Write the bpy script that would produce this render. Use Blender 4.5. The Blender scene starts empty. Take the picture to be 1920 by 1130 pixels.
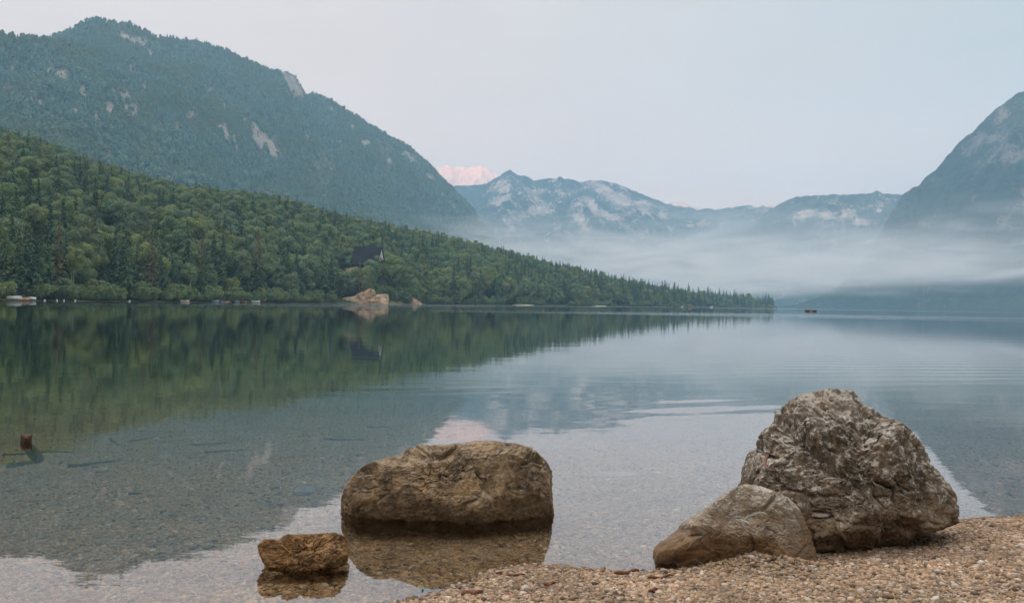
import bpy, bmesh, math, random
import numpy as np
from mathutils import Matrix, Vector, Euler

random.seed(4)
rng = np.random.default_rng(11)
R = math.radians
SC = bpy.context.scene
COL = SC.collection

# ------------------------------------------------------------------ camera
F = 1663.0                      # focal length in pixels of the 1920 px photograph
CAMZ = 1.5
PITCH, ROLL = 0.14, 0.86
cam = bpy.data.cameras.new('camera')
cam.sensor_width = 36.0
cam.lens = 36.0 * F / 1920.0
cam.clip_start = 0.05
cam.clip_end = 60000
camo = bpy.data.objects.new('camera', cam)
COL.objects.link(camo)
RM = Matrix.Rotation(R(90 + PITCH), 3, 'X') @ Matrix.Rotation(R(ROLL), 3, 'Z')
camo.matrix_world = Matrix.Translation((0, 0, CAMZ)) @ RM.to_4x4()
SC.camera = camo
RN = np.array(RM)

# ------------------------------------------------------------------ sky, sun, exposure
SUN_EL, SUN_AZ = R(2.6), R(180)           # the sun has just risen, behind the camera
w = bpy.data.worlds.new('World')
SC.world = w
w.use_nodes = True
nt = w.node_tree
nt.nodes.clear()
def _n(t, **k):
    n = nt.nodes.new(t)
    for a, b in k.items():
        setattr(n, a, b)
    return n
L = nt.links.new
wo = _n('ShaderNodeOutputWorld'); bg = _n('ShaderNodeBackground')
sky = _n('ShaderNodeTexSky', sky_type='NISHITA', sun_disc=False)
sky.sun_elevation = SUN_EL; sky.sun_rotation = SUN_AZ
sky.air_density = 1.0; sky.dust_density = 2.0
tc = _n('ShaderNodeTexCoord'); sep = _n('ShaderNodeSeparateXYZ')
L(tc.outputs['Generated'], sep.inputs[0])
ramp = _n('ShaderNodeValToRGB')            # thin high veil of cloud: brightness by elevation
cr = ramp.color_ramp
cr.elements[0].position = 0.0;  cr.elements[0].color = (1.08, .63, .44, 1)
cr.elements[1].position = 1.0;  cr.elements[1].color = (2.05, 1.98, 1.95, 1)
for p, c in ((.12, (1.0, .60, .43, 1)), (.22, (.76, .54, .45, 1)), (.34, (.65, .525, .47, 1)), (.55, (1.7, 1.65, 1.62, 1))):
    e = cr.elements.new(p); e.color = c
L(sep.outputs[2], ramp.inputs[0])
blue = _n('ShaderNodeMapRange'); blue.inputs[1].default_value = -.15; blue.inputs[2].default_value = .62
L(sep.outputs[0], blue.inputs[0])
up = _n('ShaderNodeMapRange'); up.inputs[1].default_value = .05; up.inputs[2].default_value = .26
L(sep.outputs[2], up.inputs[0])
bl = _n('ShaderNodeMath', operation='MULTIPLY'); L(blue.outputs[0], bl.inputs[0]); L(up.outputs[0], bl.inputs[1])
mp = _n('ShaderNodeMapping'); mp.inputs['Scale'].default_value = (1.2, 1.2, 7.0)
L(tc.outputs['Generated'], mp.inputs[0])
cn = _n('ShaderNodeTexNoise'); cn.inputs['Scale'].default_value = 2.2; cn.inputs['Detail'].default_value = 5
cn.inputs['Distortion'].default_value = .6
L(mp.outputs[0], cn.inputs[0])
cmr = _n('ShaderNodeMapRange'); cmr.inputs[1].default_value = .3; cmr.inputs[2].default_value = .7
cmr.inputs[3].default_value = .55; cmr.inputs[4].default_value = 1.0
L(cn.outputs['Fac'], cmr.inputs[0])
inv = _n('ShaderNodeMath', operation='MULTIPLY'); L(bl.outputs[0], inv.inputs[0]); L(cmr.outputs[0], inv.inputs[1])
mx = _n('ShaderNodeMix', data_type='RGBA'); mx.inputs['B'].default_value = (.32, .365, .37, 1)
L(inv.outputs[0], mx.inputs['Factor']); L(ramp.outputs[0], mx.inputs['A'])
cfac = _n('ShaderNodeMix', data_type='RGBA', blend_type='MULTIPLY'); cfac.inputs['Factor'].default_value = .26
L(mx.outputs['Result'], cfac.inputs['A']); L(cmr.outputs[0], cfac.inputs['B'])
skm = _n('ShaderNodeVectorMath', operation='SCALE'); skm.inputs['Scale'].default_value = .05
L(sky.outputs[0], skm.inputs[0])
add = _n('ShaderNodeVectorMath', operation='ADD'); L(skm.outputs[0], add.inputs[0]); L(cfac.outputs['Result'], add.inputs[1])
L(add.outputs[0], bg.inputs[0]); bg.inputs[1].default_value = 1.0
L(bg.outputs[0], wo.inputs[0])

sl = bpy.data.lights.new('sun', 'SUN'); sl.energy = 5.0; sl.angle = R(.5); sl.color = (1, .50, .29)
so = bpy.data.objects.new('sun', sl); COL.objects.link(so)
so.rotation_euler = (R(90) - SUN_EL, 0, 0)   # shines along +Y, slightly downwards
SC.view_settings.view_transform = 'Standard'
SC.view_settings.look = 'None'
SC.view_settings.exposure = 0.60
SC.view_settings.gamma = 1.0
cy = SC.cycles
cy.use_denoising = True
cy.denoiser = 'OPENIMAGEDENOISE'
cy.denoising_input_passes = 'RGB_ALBEDO_NORMAL'
cy.max_bounces = 8; cy.diffuse_bounces = 3; cy.glossy_bounces = 2; cy.transmission_bounces = 4
cy.transparent_max_bounces = 12; cy.volume_bounces = 1
cy.volume_step_rate = 1.0; cy.volume_max_steps = 256
cy.sample_clamp_indirect = 6.0

# ------------------------------------------------------------------ helpers
def ray(px, py):
    c = np.array([(px - 960) / F, (565 - py) / F, -1.0])
    d = RN @ c
    return d / np.linalg.norm(d)
def azel(px, py):
    d = ray(px, py)
    return math.atan2(d[0], d[1]), math.atan2(d[2], math.hypot(d[0], d[1]))
def at_y(px, py, Y):
    d = ray(px, py); t = Y / d[1]
    return np.array([d[0] * t, Y, CAMZ + d[2] * t])
def at_z(px, py, z=0.0):
    d = ray(px, py); t = (z - CAMZ) / d[2]
    return np.array([d[0] * t, d[1] * t, z])
def project(P):
    P = np.asarray(P, float)
    q = (P - np.array([0, 0, CAMZ])) @ RN
    return 960 + F * q[..., 0] / -q[..., 2], 565 - F * q[..., 1] / -q[..., 2]
def horizon(px):
    return 569 + .015 * (px - 960)
def sstep(a, b, x):
    t = np.clip((x - a) / (b - a), 0, 1)
    return t * t * (3 - 2 * t)

def _hash(ix, iy, iz, s):
    with np.errstate(over='ignore'):
        n = (ix.astype(np.uint32) * np.uint32(374761393) + iy.astype(np.uint32) * np.uint32(668265263)
             + iz.astype(np.uint32) * np.uint32(2246822519) + np.uint32((s * 3266489917) & 0xffffffff))
        n = (n ^ (n >> np.uint32(13))) * np.uint32(1274126177)
        n = (n ^ (n >> np.uint32(15))) * np.uint32(2654435761)
        return n ^ (n >> np.uint32(16))
def hash01(ix, iy, iz, s):
    return _hash(ix, iy, iz, s).astype(np.float64) / 4294967295.0
def noise(P, s=0):
    P = np.asarray(P, float)
    i = np.floor(P).astype(np.int64); f = P - i
    u = f * f * f * (f * (f * 6 - 15) + 10)
    out = 0
    for dx in (0, 1):
        for dy in (0, 1):
            for dz in (0, 1):
                h = _hash(i[..., 0] + dx, i[..., 1] + dy, i[..., 2] + dz, s)
                gx = (h & np.uint32(1023)).astype(float) / 511.5 - 1
                gy = ((h >> np.uint32(10)) & np.uint32(1023)).astype(float) / 511.5 - 1
                gz = ((h >> np.uint32(20)) & np.uint32(1023)).astype(float) / 511.5 - 1
                d = gx * (f[..., 0] - dx) + gy * (f[..., 1] - dy) + gz * (f[..., 2] - dz)
                wgt = (u[..., 0] if dx else 1 - u[..., 0]) * (u[..., 1] if dy else 1 - u[..., 1]) * (u[..., 2] if dz else 1 - u[..., 2])
                out = out + wgt * d
    return out * 1.2
def fbm(P, o=5, s=0, g=.5):
    P = np.asarray(P, float); a = 1; r = 0
    for k in range(o):
        r = r + a * noise(P, s + k); P = P * 2.03 + 7.1; a *= g
    return r
def ridged(P, o=5, s=0, g=.5):
    P = np.asarray(P, float); a = 1; r = 0
    for k in range(o):
        r = r + a * (1 - 2 * np.abs(noise(P, s + k))); P = P * 2.07 + 3.7; a *= g
    return r / 2
def worley(P, s=0):
    P = np.asarray(P, float)
    i = np.floor(P).astype(np.int64); f = P - i
    F1 = np.full(len(P), 9.0); F2 = np.full(len(P), 9.0); ID = np.zeros(len(P))
    for dx in (-1, 0, 1):
        for dy in (-1, 0, 1):
            for dz in (-1, 0, 1):
                a, b, c = i[:, 0] + dx, i[:, 1] + dy, i[:, 2] + dz
                q = np.stack([dx + hash01(a, b, c, s), dy + hash01(a, b, c, s + 1), dz + hash01(a, b, c, s + 2)], 1) - f
                d = np.sqrt((q * q).sum(1)); m = d < F1
                F2 = np.where(m, F1, np.minimum(F2, d)); F1 = np.where(m, d, F1)
                ID = np.where(m, hash01(a, b, c, s + 3), ID)
    return F1, F2, ID
def P3(x, y, z=0.0):
    return np.stack([x, y, np.zeros_like(x) + z], -1)

def mesh(name, V, faces, smooth=True):
    """faces: list of integer arrays (n, k)"""
    me = bpy.data.meshes.new(name)
    V = np.ascontiguousarray(V, np.float32).reshape(-1, 3)
    me.vertices.add(len(V)); me.vertices.foreach_set('co', V.ravel())
    if not isinstance(faces, list):
        faces = [faces]
    faces = [np.asarray(f, np.int32) for f in faces if len(f)]
    idx = np.concatenate([f.ravel() for f in faces])
    tot = np.concatenate([np.full(len(f), f.shape[1], np.int32) for f in faces])
    st = np.concatenate([[0], np.cumsum(tot)[:-1]]).astype(np.int32)
    me.loops.add(len(idx)); me.loops.foreach_set('vertex_index', idx)
    me.polygons.add(len(tot)); me.polygons.foreach_set('loop_start', st)
    me.polygons.foreach_set('use_smooth', np.full(len(tot), smooth, bool))
    me.update(calc_edges=True)
    return me
def attr(me, name, data):
    a = me.attributes.new(name, 'FLOAT', 'POINT')
    a.data.foreach_set('value', np.ascontiguousarray(data, np.float32).ravel())
def attr_col(me, name, rgb):
    a = me.attributes.new(name, 'FLOAT_COLOR', 'POINT')
    c = np.ones((len(me.vertices), 4), np.float32); c[:, :3] = rgb
    a.data.foreach_set('color', c.ravel())
def ob(name, me, mat=None, parent=None):
    o = bpy.data.objects.new(name, me); COL.objects.link(o)
    if mat is not None and not me.materials:
        me.materials.append(mat)
    if parent is not None:
        o.parent = parent
    return o
def tag(o, label=None, cat=None, group=None, kind=None):
    if label: o['label'] = label
    if cat: o['category'] = cat
    if group: o['group'] = group
    if kind: o['kind'] = kind
    return o
def empty(name, loc, rz=0.0):
    o = bpy.data.objects.new(name, None); COL.objects.link(o)
    o.location = loc; o.rotation_euler = (0, 0, rz); o.empty_display_size = .2
    return o
def grid_faces(nr, na, wrap=False):
    i = np.arange(nr - 1)[:, None]; j = np.arange(na if wrap else na - 1)[None, :]
    j2 = (j + 1) % na
    a = i * na + j; b = i * na + j2; c = (i + 1) * na + j2; d = (i + 1) * na + j
    return np.stack([a, b, c, d], -1).reshape(-1, 4)
def ico(sub):
    bm = bmesh.new(); bmesh.ops.create_icosphere(bm, subdivisions=sub, radius=1)
    V = np.array([v.co[:] for v in bm.verts]); T = np.array([[v.index for v in f.verts] for f in bm.faces])
    bm.free()
    return V / np.linalg.norm(V, axis=1)[:, None], T
def tube(path, rad, n=8, cap=True):
    path = np.asarray(path, float); rad = np.broadcast_to(np.asarray(rad, float), (len(path),))
    V = []; T = np.gradient(path, axis=0)
    for p, t, r in zip(path, T, rad):
        t = t / np.linalg.norm(t)
        a = np.cross(t, [0, 0, 1.0])
        if np.linalg.norm(a) < .1: a = np.cross(t, [0, 1.0, 0])
        a /= np.linalg.norm(a); b = np.cross(t, a)
        for k in range(n):
            th = 2 * math.pi * k / n
            V.append(p + r * (a * math.cos(th) + b * math.sin(th)))
    V = np.array(V); Fq = grid_faces(len(path), n, True)
    fs = [Fq]
    if cap:
        fs.append(np.array([list(range(n))[::-1]])); fs.append(np.array([list(range(len(V) - n, len(V)))]))
    return V, fs
def join(parts):
    """parts: list of (V, faces list) -> one"""
    V = []; byk = {}; off = 0
    for v, fs in parts:
        if not isinstance(fs, list): fs = [fs]
        V.append(v)
        for f in fs:
            f = np.asarray(f)
            if len(f): byk.setdefault(f.shape[1], []).append(f + off)
        off += len(v)
    return np.concatenate(V), [np.concatenate(x) for x in byk.values()]
def box(x0, x1, y0, y1, z0, z1):
    V = np.array([[x, y, z] for z in (z0, z1) for y in (y0, y1) for x in (x0, x1)], float)
    Fq = np.array([[0, 2, 3, 1], [4, 5, 7, 6], [0, 1, 5, 4], [2, 6, 7, 3], [0, 4, 6, 2], [1, 3, 7, 5]])
    return V, [Fq]

# node material helper ---------------------------------------------------------
class Mat:
    def __init__(s, name):
        s.m = bpy.data.materials.new(name); s.m.use_nodes = True
        s.t = s.m.node_tree; s.t.nodes.clear()
        s.out = s.n('ShaderNodeOutputMaterial')
    def n(s, t, ins=None, **k):
        n = s.t.nodes.new(t)
        for a, b in k.items(): setattr(n, a, b)
        for a, b in (ins or {}).items(): s.put(n.inputs[a], b)
        return n
    def put(s, sock, v):
        if isinstance(v, bpy.types.NodeSocket): s.t.links.new(v, sock)
        else: sock.default_value = v
    def noise(s, vec, scale, detail=4, rough=.55, dist=0, dim='3D'):
        n = s.n('ShaderNodeTexNoise', {'Scale': scale, 'Detail': detail, 'Roughness': rough, 'Distortion': dist})
        if vec is not None: s.put(n.inputs['Vector'], vec)
        return n.outputs['Fac']
    def mr(s, v, a, b, c=0.0, d=1.0, smooth=True):
        n = s.n('ShaderNodeMapRange', {0: v, 1: a, 2: b, 3: c, 4: d}, interpolation_type='SMOOTHSTEP' if smooth else 'LINEAR')
        return n.outputs[0]
    def mix(s, f, a, b, bt='MIX'):
        n = s.n('ShaderNodeMix', {'Factor': f}, data_type='RGBA', blend_type=bt)
        s.put(n.inputs['A'], a); s.put(n.inputs['B'], b)
        return n.outputs['Result']
    def math(s, op, a, b=0.0, c=None):
        n = s.n('ShaderNodeMath', {0: a, 1: b}, operation=op)
        if c is not None: s.put(n.inputs[2], c)
        return n.outputs[0]
    def geo(s, o='Position'):
        return s.n('ShaderNodeNewGeometry').outputs[o]
    def obj(s):
        return s.n('ShaderNodeTexCoord').outputs['Object']
    def at(s, name, o='Fac'):
        return s.n('ShaderNodeAttribute', attribute_name=name).outputs[o]
    def scale(s, vec, xyz):
        return s.n('ShaderNodeMapping', {'Vector': vec, 'Scale': xyz}).outputs[0]
    def bump(s, h, dist, strength=1.0, normal=None):
        n = s.n('ShaderNodeBump', {'Height': h, 'Distance': dist, 'Strength': strength})
        if normal is not None: s.put(n.inputs['Normal'], normal)
        return n.outputs[0]
    def bsdf(s, col, rough=.8, normal=None, spec=.3):
        n = s.n('ShaderNodeBsdfPrincipled', {'Base Color': col, 'Roughness': rough, 'Specular IOR Level': spec})
        if normal is not None: s.put(n.inputs['Normal'], normal)
        s.t.links.new(n.outputs[0], s.out.inputs[0])
        return s.m
def rgb(r, g, b): return (r, g, b, 1.0)
def plain(name, col, rough=.6, var=.25, scale=8.0):
    m = Mat(name); p = m.obj(); n = m.noise(p, scale, 4)
    c = m.mix(m.mr(n, .3, .7), rgb(*[x * (1 - var) for x in col]), rgb(*[min(1, x * (1 + var)) for x in col]))
    return m.bsdf(c, rough)

# ------------------------------------------------------------------ the lie of the land
SHORE_PX = np.array([-420, -200, 0, 180, 350, 520, 700, 850, 1000, 1130, 1250, 1300, 1340, 1400, 1460.])
SHORE_D = np.array([300, 318, 337, 390, 450, 535, 640, 760, 900, 1080, 1300, 1480, 1800, 2000, 2150.])
SHORE_AZ = np.array([azel(p, horizon(p))[0] for p in SHORE_PX])
def shore_d(az):
    return np.interp(az, SHORE_AZ, SHORE_D)
CREST = [(-420, 150, 1000), (-200, 185, 960), (0, 236, 900), (60, 250, 890), (150, 286, 880), (250, 318, 890), (330, 338, 900), (430, 352, 930), (520, 362, 960),
         (600, 386, 990), (680, 408, 1030), (760, 421, 1070), (850, 441, 1130), (950, 465, 1210), (1050, 492, 1320), (1150, 516, 1450),
         (1250, 539, 1600), (1300, 547, 1800), (1380, 556, 2100), (1440, 562, 2250), (1462, 574, 2260)]
CR_AE = np.array([azel(p, q) for p, q, _ in CREST]); CR_D = np.array([c[2] for c in CREST], float)
def crest(az):
    e = np.interp(az, CR_AE[:, 0], CR_AE[:, 1]); d = np.interp(az, CR_AE[:, 0], CR_D)
    return e, d
CH_C = at_y(690, 503, 672.0)        # where the chalet stands
KNOLL = 0.0
def hill(az, r):
    e, d = crest(az); s = shore_d(az)
    hc = np.maximum(1.5 + d * np.tan(e) - 15.0, 2.0)
    t = (r - s) / np.maximum(d - s, 30)
    z = np.where(t < 1, hc * (.25 * t + .75 * np.clip(t, 0, 1) ** 1.25), hc * np.clip(1 - .9 * (t - 1), -.2, 1))
    z = np.where(t < 0, 0, z)
    fade = sstep(CR_AE[0, 0] - .25, CR_AE[0, 0], az) * (1 - sstep(CR_AE[-1, 0], CR_AE[-1, 0] + .02, az))
    x, y = r * np.sin(az), r * np.cos(az)
    n = fbm(P3(x / 110, y / 110), 4, 31) * 12 * np.clip(t * 3, 0, 1) * np.clip(1.15 - t, .1, 1)
    kn = KNOLL * np.exp(-(((x - CH_C[0]) / 30) ** 2 + ((y - CH_C[1] - 4) / 19) ** 2))
    return np.maximum(z + n * (z > 3) + kn * (t > 0), 0) * fade
KNOLL = CH_C[2] + .3 - float(hill(np.array([math.atan2(CH_C[0], CH_C[1])]), np.array([math.hypot(CH_C[0], CH_C[1])]))[0])
# lake outline, anticlockwise not needed
NEAR = [(-400, -230), (-60, -40), (-16, -8), (-8, 0.2), (-3.2, 2.75), (-1.6, 3.75), (-.62, 4.42), (-.30, 4.70), (-.05, 4.97), (.15, 5.04), (.45, 5.04), (.78, 4.98), (1.05, 5.08),
        (1.5, 5.35), (2.1, 5.75), (2.7, 6.1), (3.2, 6.34), (3.77, 6.54), (6, 7.4), (12, 9.5), (40, 17), (300, 60), (1300, 500), (2500, 2100), (3050, 3200),
        (2700, 3900), (1900, 4150), (900, 4400), (420, 4500), (380, 3600), (480, 2700), (590, 2300)]
rr = random.Random(3)
LEFT = []
for px in np.linspace(1460, -420, 46):
    az = azel(px, horizon(px))[0]; d = float(shore_d(az)) * (1 + (rr.uniform(-.010, .010) if not 560 < px < 860 else 0))
    LEFT.append((d * math.sin(az), d * math.cos(az)))
LAKE = np.array(NEAR + LEFT + [(-420, 60)])
def shore_sdf(x, y):
    """+ on land, - in the lake (metres)"""
    x = np.asarray(x, float); y = np.asarray(y, float)
    d2 = np.full(x.shape, 1e18); ins = np.zeros(x.shape, bool)
    A = LAKE; B = np.roll(LAKE, -1, 0)
    for (ax, ay), (bx, by) in zip(A, B):
        ex, ey = bx - ax, by - ay
        t = np.clip(((x - ax) * ex + (y - ay) * ey) / (ex * ex + ey * ey), 0, 1)
        d2 = np.minimum(d2, (x - ax - t * ex) ** 2 + (y - ay - t * ey) ** 2)
        if ay != by:
            c = (ay > y) != (by > y)
            ins ^= c & (x < ex * (y - ay) / ey + ax)
    d = np.sqrt(d2)
    return np.where(ins, -d, d)
MOUND = at_z(1435, 1040, .12)
def ground_z(x, y, detail=True):
    x = np.asarray(x, float); y = np.asarray(y, float)
    s = shore_sdf(x, y); r = np.hypot(x, y); az = np.arctan2(x, y)
    wob = fbm(P3(x / .8, y / .8), 3, 5) * .10 * np.exp(-np.abs(s) / 2) * (r < 60)
    s2 = s + wob
    zl = 3.2 * (1 - np.exp(-.034 * np.maximum(s2, 0)))
    zw = -22 * (1 - np.exp(-.0026 * np.maximum(-s2, 0)))
    zw = zw - .045 * (1 - np.exp(-np.maximum(-s2, 0) / .22))
    z = np.where(s2 > 0, zl, zw)
    near = r < 60
    if detail:
        z = z + near * (fbm(P3(x / .45, y / .45), 4, 9) * .016 + fbm(P3(x / 3, y / 3), 3, 19) * .03 * np.clip(-s2 / 2, 0, 1))
    z = z + near * .10 * np.exp(-(((x - MOUND[0]) / .26) ** 2 + ((y - MOUND[1]) / .15) ** 2))
    h = hill(az, r)
    z = np.where((s > 0) & (r > 250) & (h > 0), np.maximum(z, h * sstep(0, 9, s)), z)
    return z

# ------------------------------------------------------------------ ground (one sheet, to the horizon)
rad = .5 * np.exp(np.arange(0, 10.31, .0165))
fan = np.concatenate([np.arange(-40, 40, .16), np.arange(40, 320, 2.0)])
az = np.radians(fan)
RR, AA = np.meshgrid(rad, az, indexing='ij')
X, Y = RR * np.sin(AA), RR * np.cos(AA)
gz = ground_z(X, Y)
gs = shore_sdf(X, Y)
m = Mat('ground')
pos = m.geo()
s = m.at('shore')
v1 = m.n('ShaderNodeTexVoronoi', {'Vector': m.scale(pos, (1, 1, .4)), 'Scale': 48.0, 'Randomness': 1.0})
v2 = m.n('ShaderNodeTexVoronoi', {'Vector': m.scale(pos, (1, 1, .4)), 'Scale': 21.0, 'Randomness': 1.0})
peb = m.n('ShaderNodeValToRGB', {0: m.n('ShaderNodeSeparateColor', {0: v1.outputs['Color']}).outputs[0]})
c = peb.color_ramp
c.elements[0].color = rgb(.15, .115, .075); c.elements[1].color = rgb(.60, .50, .38)
for p_, q_ in ((.35, rgb(.32, .24, .155)), (.7, rgb(.43, .32, .21)), (.85, rgb(.29, .26, .21))):
    e = c.elements.new(p_); e.color = q_
big = m.noise(pos, .35, 5, .6)
bed = m.mix(m.mr(big, .35, .65), peb.outputs[0], rgb(.20, .16, .105))
bed = m.mix(.45, peb.outputs[0], bed)
silt = m.mix(m.mr(m.noise(pos, .12, 5), .4, .6), rgb(.145, .135, .075), rgb(.25, .225, .13))
bed = m.mix(m.mr(s, -17, -5, .85, 0.0), bed, silt)
forest = m.mix(m.noise(pos, .05, 5), rgb(.02, .035, .015), rgb(.05, .06, .025))
rim = m.mix(m.noise(pos, .2, 5), rgb(.10, .08, .05), rgb(.22, .17, .11))
far_land = m.mix(m.mr(s, .8, 2.2), rim, forest)
r2 = m.n('ShaderNodeVectorMath', {0: pos}, operation='LENGTH').outputs['Value']
colr = m.mix(m.mr(r2, 80, 140), bed, m.mix(m.mr(s, -.5, .5), silt, far_land))
h = m.math('ADD', m.math('MULTIPLY', v1.outputs['Distance'], -.5), m.math('MULTIPLY', v2.outputs['Distance'], -.7))
b = m.bump(h, .02, m.mr(r2, 10, 45, 1.0, 0.0))
MAT_GROUND = m.bsdf(colr, .85, b, .15)
gm = mesh('ground', np.stack([X, Y, gz], -1), grid_faces(len(rad), len(az), True))
attr(gm, 'shore', gs)
tag(ob('ground', gm, MAT_GROUND), kind='structure')

# ------------------------------------------------------------------ lake water: closed body
wr = np.concatenate([[.4], .4 * np.exp(np.arange(.05, 9.95, .05))]); wr = wr[wr < 7000]
waz = np.radians(np.concatenate([np.arange(-40, 40, .5), np.arange(40, 320, 4.0)]))
WR, WA = np.meshgrid(wr, waz, indexing='ij')
WX, WY = WR * np.sin(WA), WR * np.cos(WA)
top = np.stack([WX, WY, 0 * WX], -1).reshape(-1, 3)
na = len(waz)
bot = top[-na:].copy(); bot[:, 2] = -23
V = np.concatenate([top, bot, [[0, 0, 0]], [[0, 0, -23]]])
n0 = len(top)
j = np.arange(na); j2 = (j + 1) % na
fq = np.concatenate([grid_faces(len(wr), na, True), np.stack([n0 - na + j, n0 - na + j2, n0 + j2, n0 + j], 1)[:, ::-1]])
ft = np.concatenate([np.stack([np.full(na, n0 + na), j2, j], 1), np.stack([np.full(na, n0 + na + 1), n0 + j, n0 + j2], 1)])
wm = mesh('water', V, [fq, ft])
ws = shore_sdf(V[:, 0], V[:, 1]); wd = np.hypot(V[:, 0], V[:, 1])
ruf = np.where((wd > 150) & (ws < 0), np.exp(-((ws + 85) / 60) ** 2) * sstep(-150, -60, V[:, 0] + 0 * wd), 0)
ruf = np.maximum(ruf, np.where((wd > 900) & (wd < 1500) & (V[:, 0] > 250), .5, 0))
attr(wm, 'ruffle', ruf)
m = Mat('water')
pos = m.geo()
r2 = m.n('ShaderNodeVectorMath', {0: pos}, operation='LENGTH').outputs['Value']
xyz = m.n('ShaderNodeSeparateXYZ', {0: pos})
fine = m.noise(m.scale(pos, (1, 1.6, 1)), 9.0, 2, .5)
mid = m.noise(m.scale(pos, (1, 1.9, 1)), 1.6, 3, .5, .3)
lng = m.noise(m.scale(pos, (.5, 1.5, 1)), .33, 2, .5, .4)
rp = m.n('ShaderNodeMapping', {'Vector': pos, 'Rotation': (0, 0, R(-17))}).outputs[0]
wav = m.n('ShaderNodeTexWave', {'Vector': rp, 'Scale': .30, 'Distortion': 9.0, 'Detail': 2.5, 'Detail Scale': .30}, wave_type='BANDS', bands_direction='Y').outputs['Fac']
patch = m.mr(m.noise(m.scale(pos, (.5, 1, 1)), .055, 3), .50, .66)
patch = m.math('MULTIPLY', patch, m.mr(xyz.outputs[0], -1.0, 5.0))
patch = m.math('MULTIPLY', patch, m.math('MULTIPLY', m.mr(r2, 8.0, 12.0), m.mr(r2, 30.0, 70.0, .3, .0)))
for wx_, wy_, wa_, wb_ in ((3.4, 13.6, 2.6, 2.2), (11.0, 25.0, 7.0, 6.0), (-1.0, 15.0, 1.6, 1.2)):     # where the wakes run in
    dx_ = m.math('DIVIDE', m.math('SUBTRACT', xyz.outputs[0], wx_), wa_); dy_ = m.math('DIVIDE', m.math('SUBTRACT', xyz.outputs[1], wy_), wb_)
    patch = m.math('MAXIMUM', patch, m.math('EXPONENT', m.math('MULTIPLY', m.math('ADD', m.math('MULTIPLY', dx_, dx_), m.math('MULTIPLY', dy_, dy_)), -1.0)))
h = m.math('MULTIPLY', fine, .00016)
h = m.math('ADD', h, m.math('MULTIPLY', mid, .0010))
h = m.math('ADD', h, m.math('MULTIPLY', lng, .0040))
h = m.math('ADD', h, m.math('MULTIPLY', m.math('MULTIPLY', wav, patch), .0030))
h = m.math('ADD', h, m.math('MULTIPLY', m.math('MULTIPLY', mid, m.at('ruffle')), .11))
b = m.bump(h, 1.0, 1.0)
fr = m.math('POWER', m.n('ShaderNodeFresnel', {'IOR': 1.62, 'Normal': b}).outputs[0], .74)
gl = m.n('ShaderNodeBsdfGlossy', {'Color': rgb(.97, .98, 1.0), 'Roughness': 0.0, 'Normal': b})
tr = m.n('ShaderNodeBsdfTransparent', {'Color': rgb(.97, .985, .98)})
ms = m.n('ShaderNodeMixShader', {0: fr, 1: tr.outputs[0], 2: gl.outputs[0]})
m.t.links.new(ms.outputs[0], m.out.inputs[0])
ab = m.n('ShaderNodeVolumeAbsorption', {'Color': rgb(.62, .80, .64), 'Density': .085})
m.t.links.new(ab.outputs[0], m.out.inputs['Volume'])
tag(ob('water', wm, m.m), kind='structure')

# ------------------------------------------------------------------ mountains
def rock_patches(V, lst):
    px, py = project(V); out = np.zeros(px.shape)
    for (cx, cy, rx, ry, rot, a) in lst:
        c_, s_ = math.cos(R(rot)), math.sin(R(rot))
        u = ((px - cx) * c_ + (py - cy) * s_) / rx; v = (-(px - cx) * s_ + (py - cy) * c_) / ry
        out = np.maximum(out, a * np.exp(-(u * u + v * v)))
    return out
def mtn_mat(name, wood, wood2, rock, rock2, fs, rs):
    m = Mat(name); pos = m.geo(); st = m.scale(pos, (1, 1, .35))
    n1 = m.noise(pos, fs, 6, .65); n2 = m.noise(pos, fs * .12, 4)
    wd_ = m.mix(m.mr(n1, .35, .65), rgb(*wood), rgb(*wood2))
    wd_ = m.mix(m.math('MULTIPLY', m.mr(n2, .4, .65), .5), wd_, rgb(*[x * .7 for x in wood2]))
    r1 = m.noise(st, rs, 7, .7, .8)
    rk = m.mix(m.mr(r1, .35, .65), rgb(*rock), rgb(*rock2))
    k = m.math('ADD', m.math('MULTIPLY', m.at('rock'), .80), m.math('MULTIPLY', m.math('SUBTRACT', m.noise(st, rs * .9, 9, .80, .5), .5), 3.6))
    k = m.math('ADD', k, m.math('MULTIPLY', m.math('SUBTRACT', m.noise(m.scale(pos, (1, 1, .30)), rs * 7, 6, .75), .5), 2.4))
    f = m.mr(k, .48, .58)
    c = m.mix(f, wd_, rk)
    b = m.bump(m.math('ADD', n1, r1), 6.0, .8)
    return m.bsdf(c, .9, b, .1)
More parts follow.
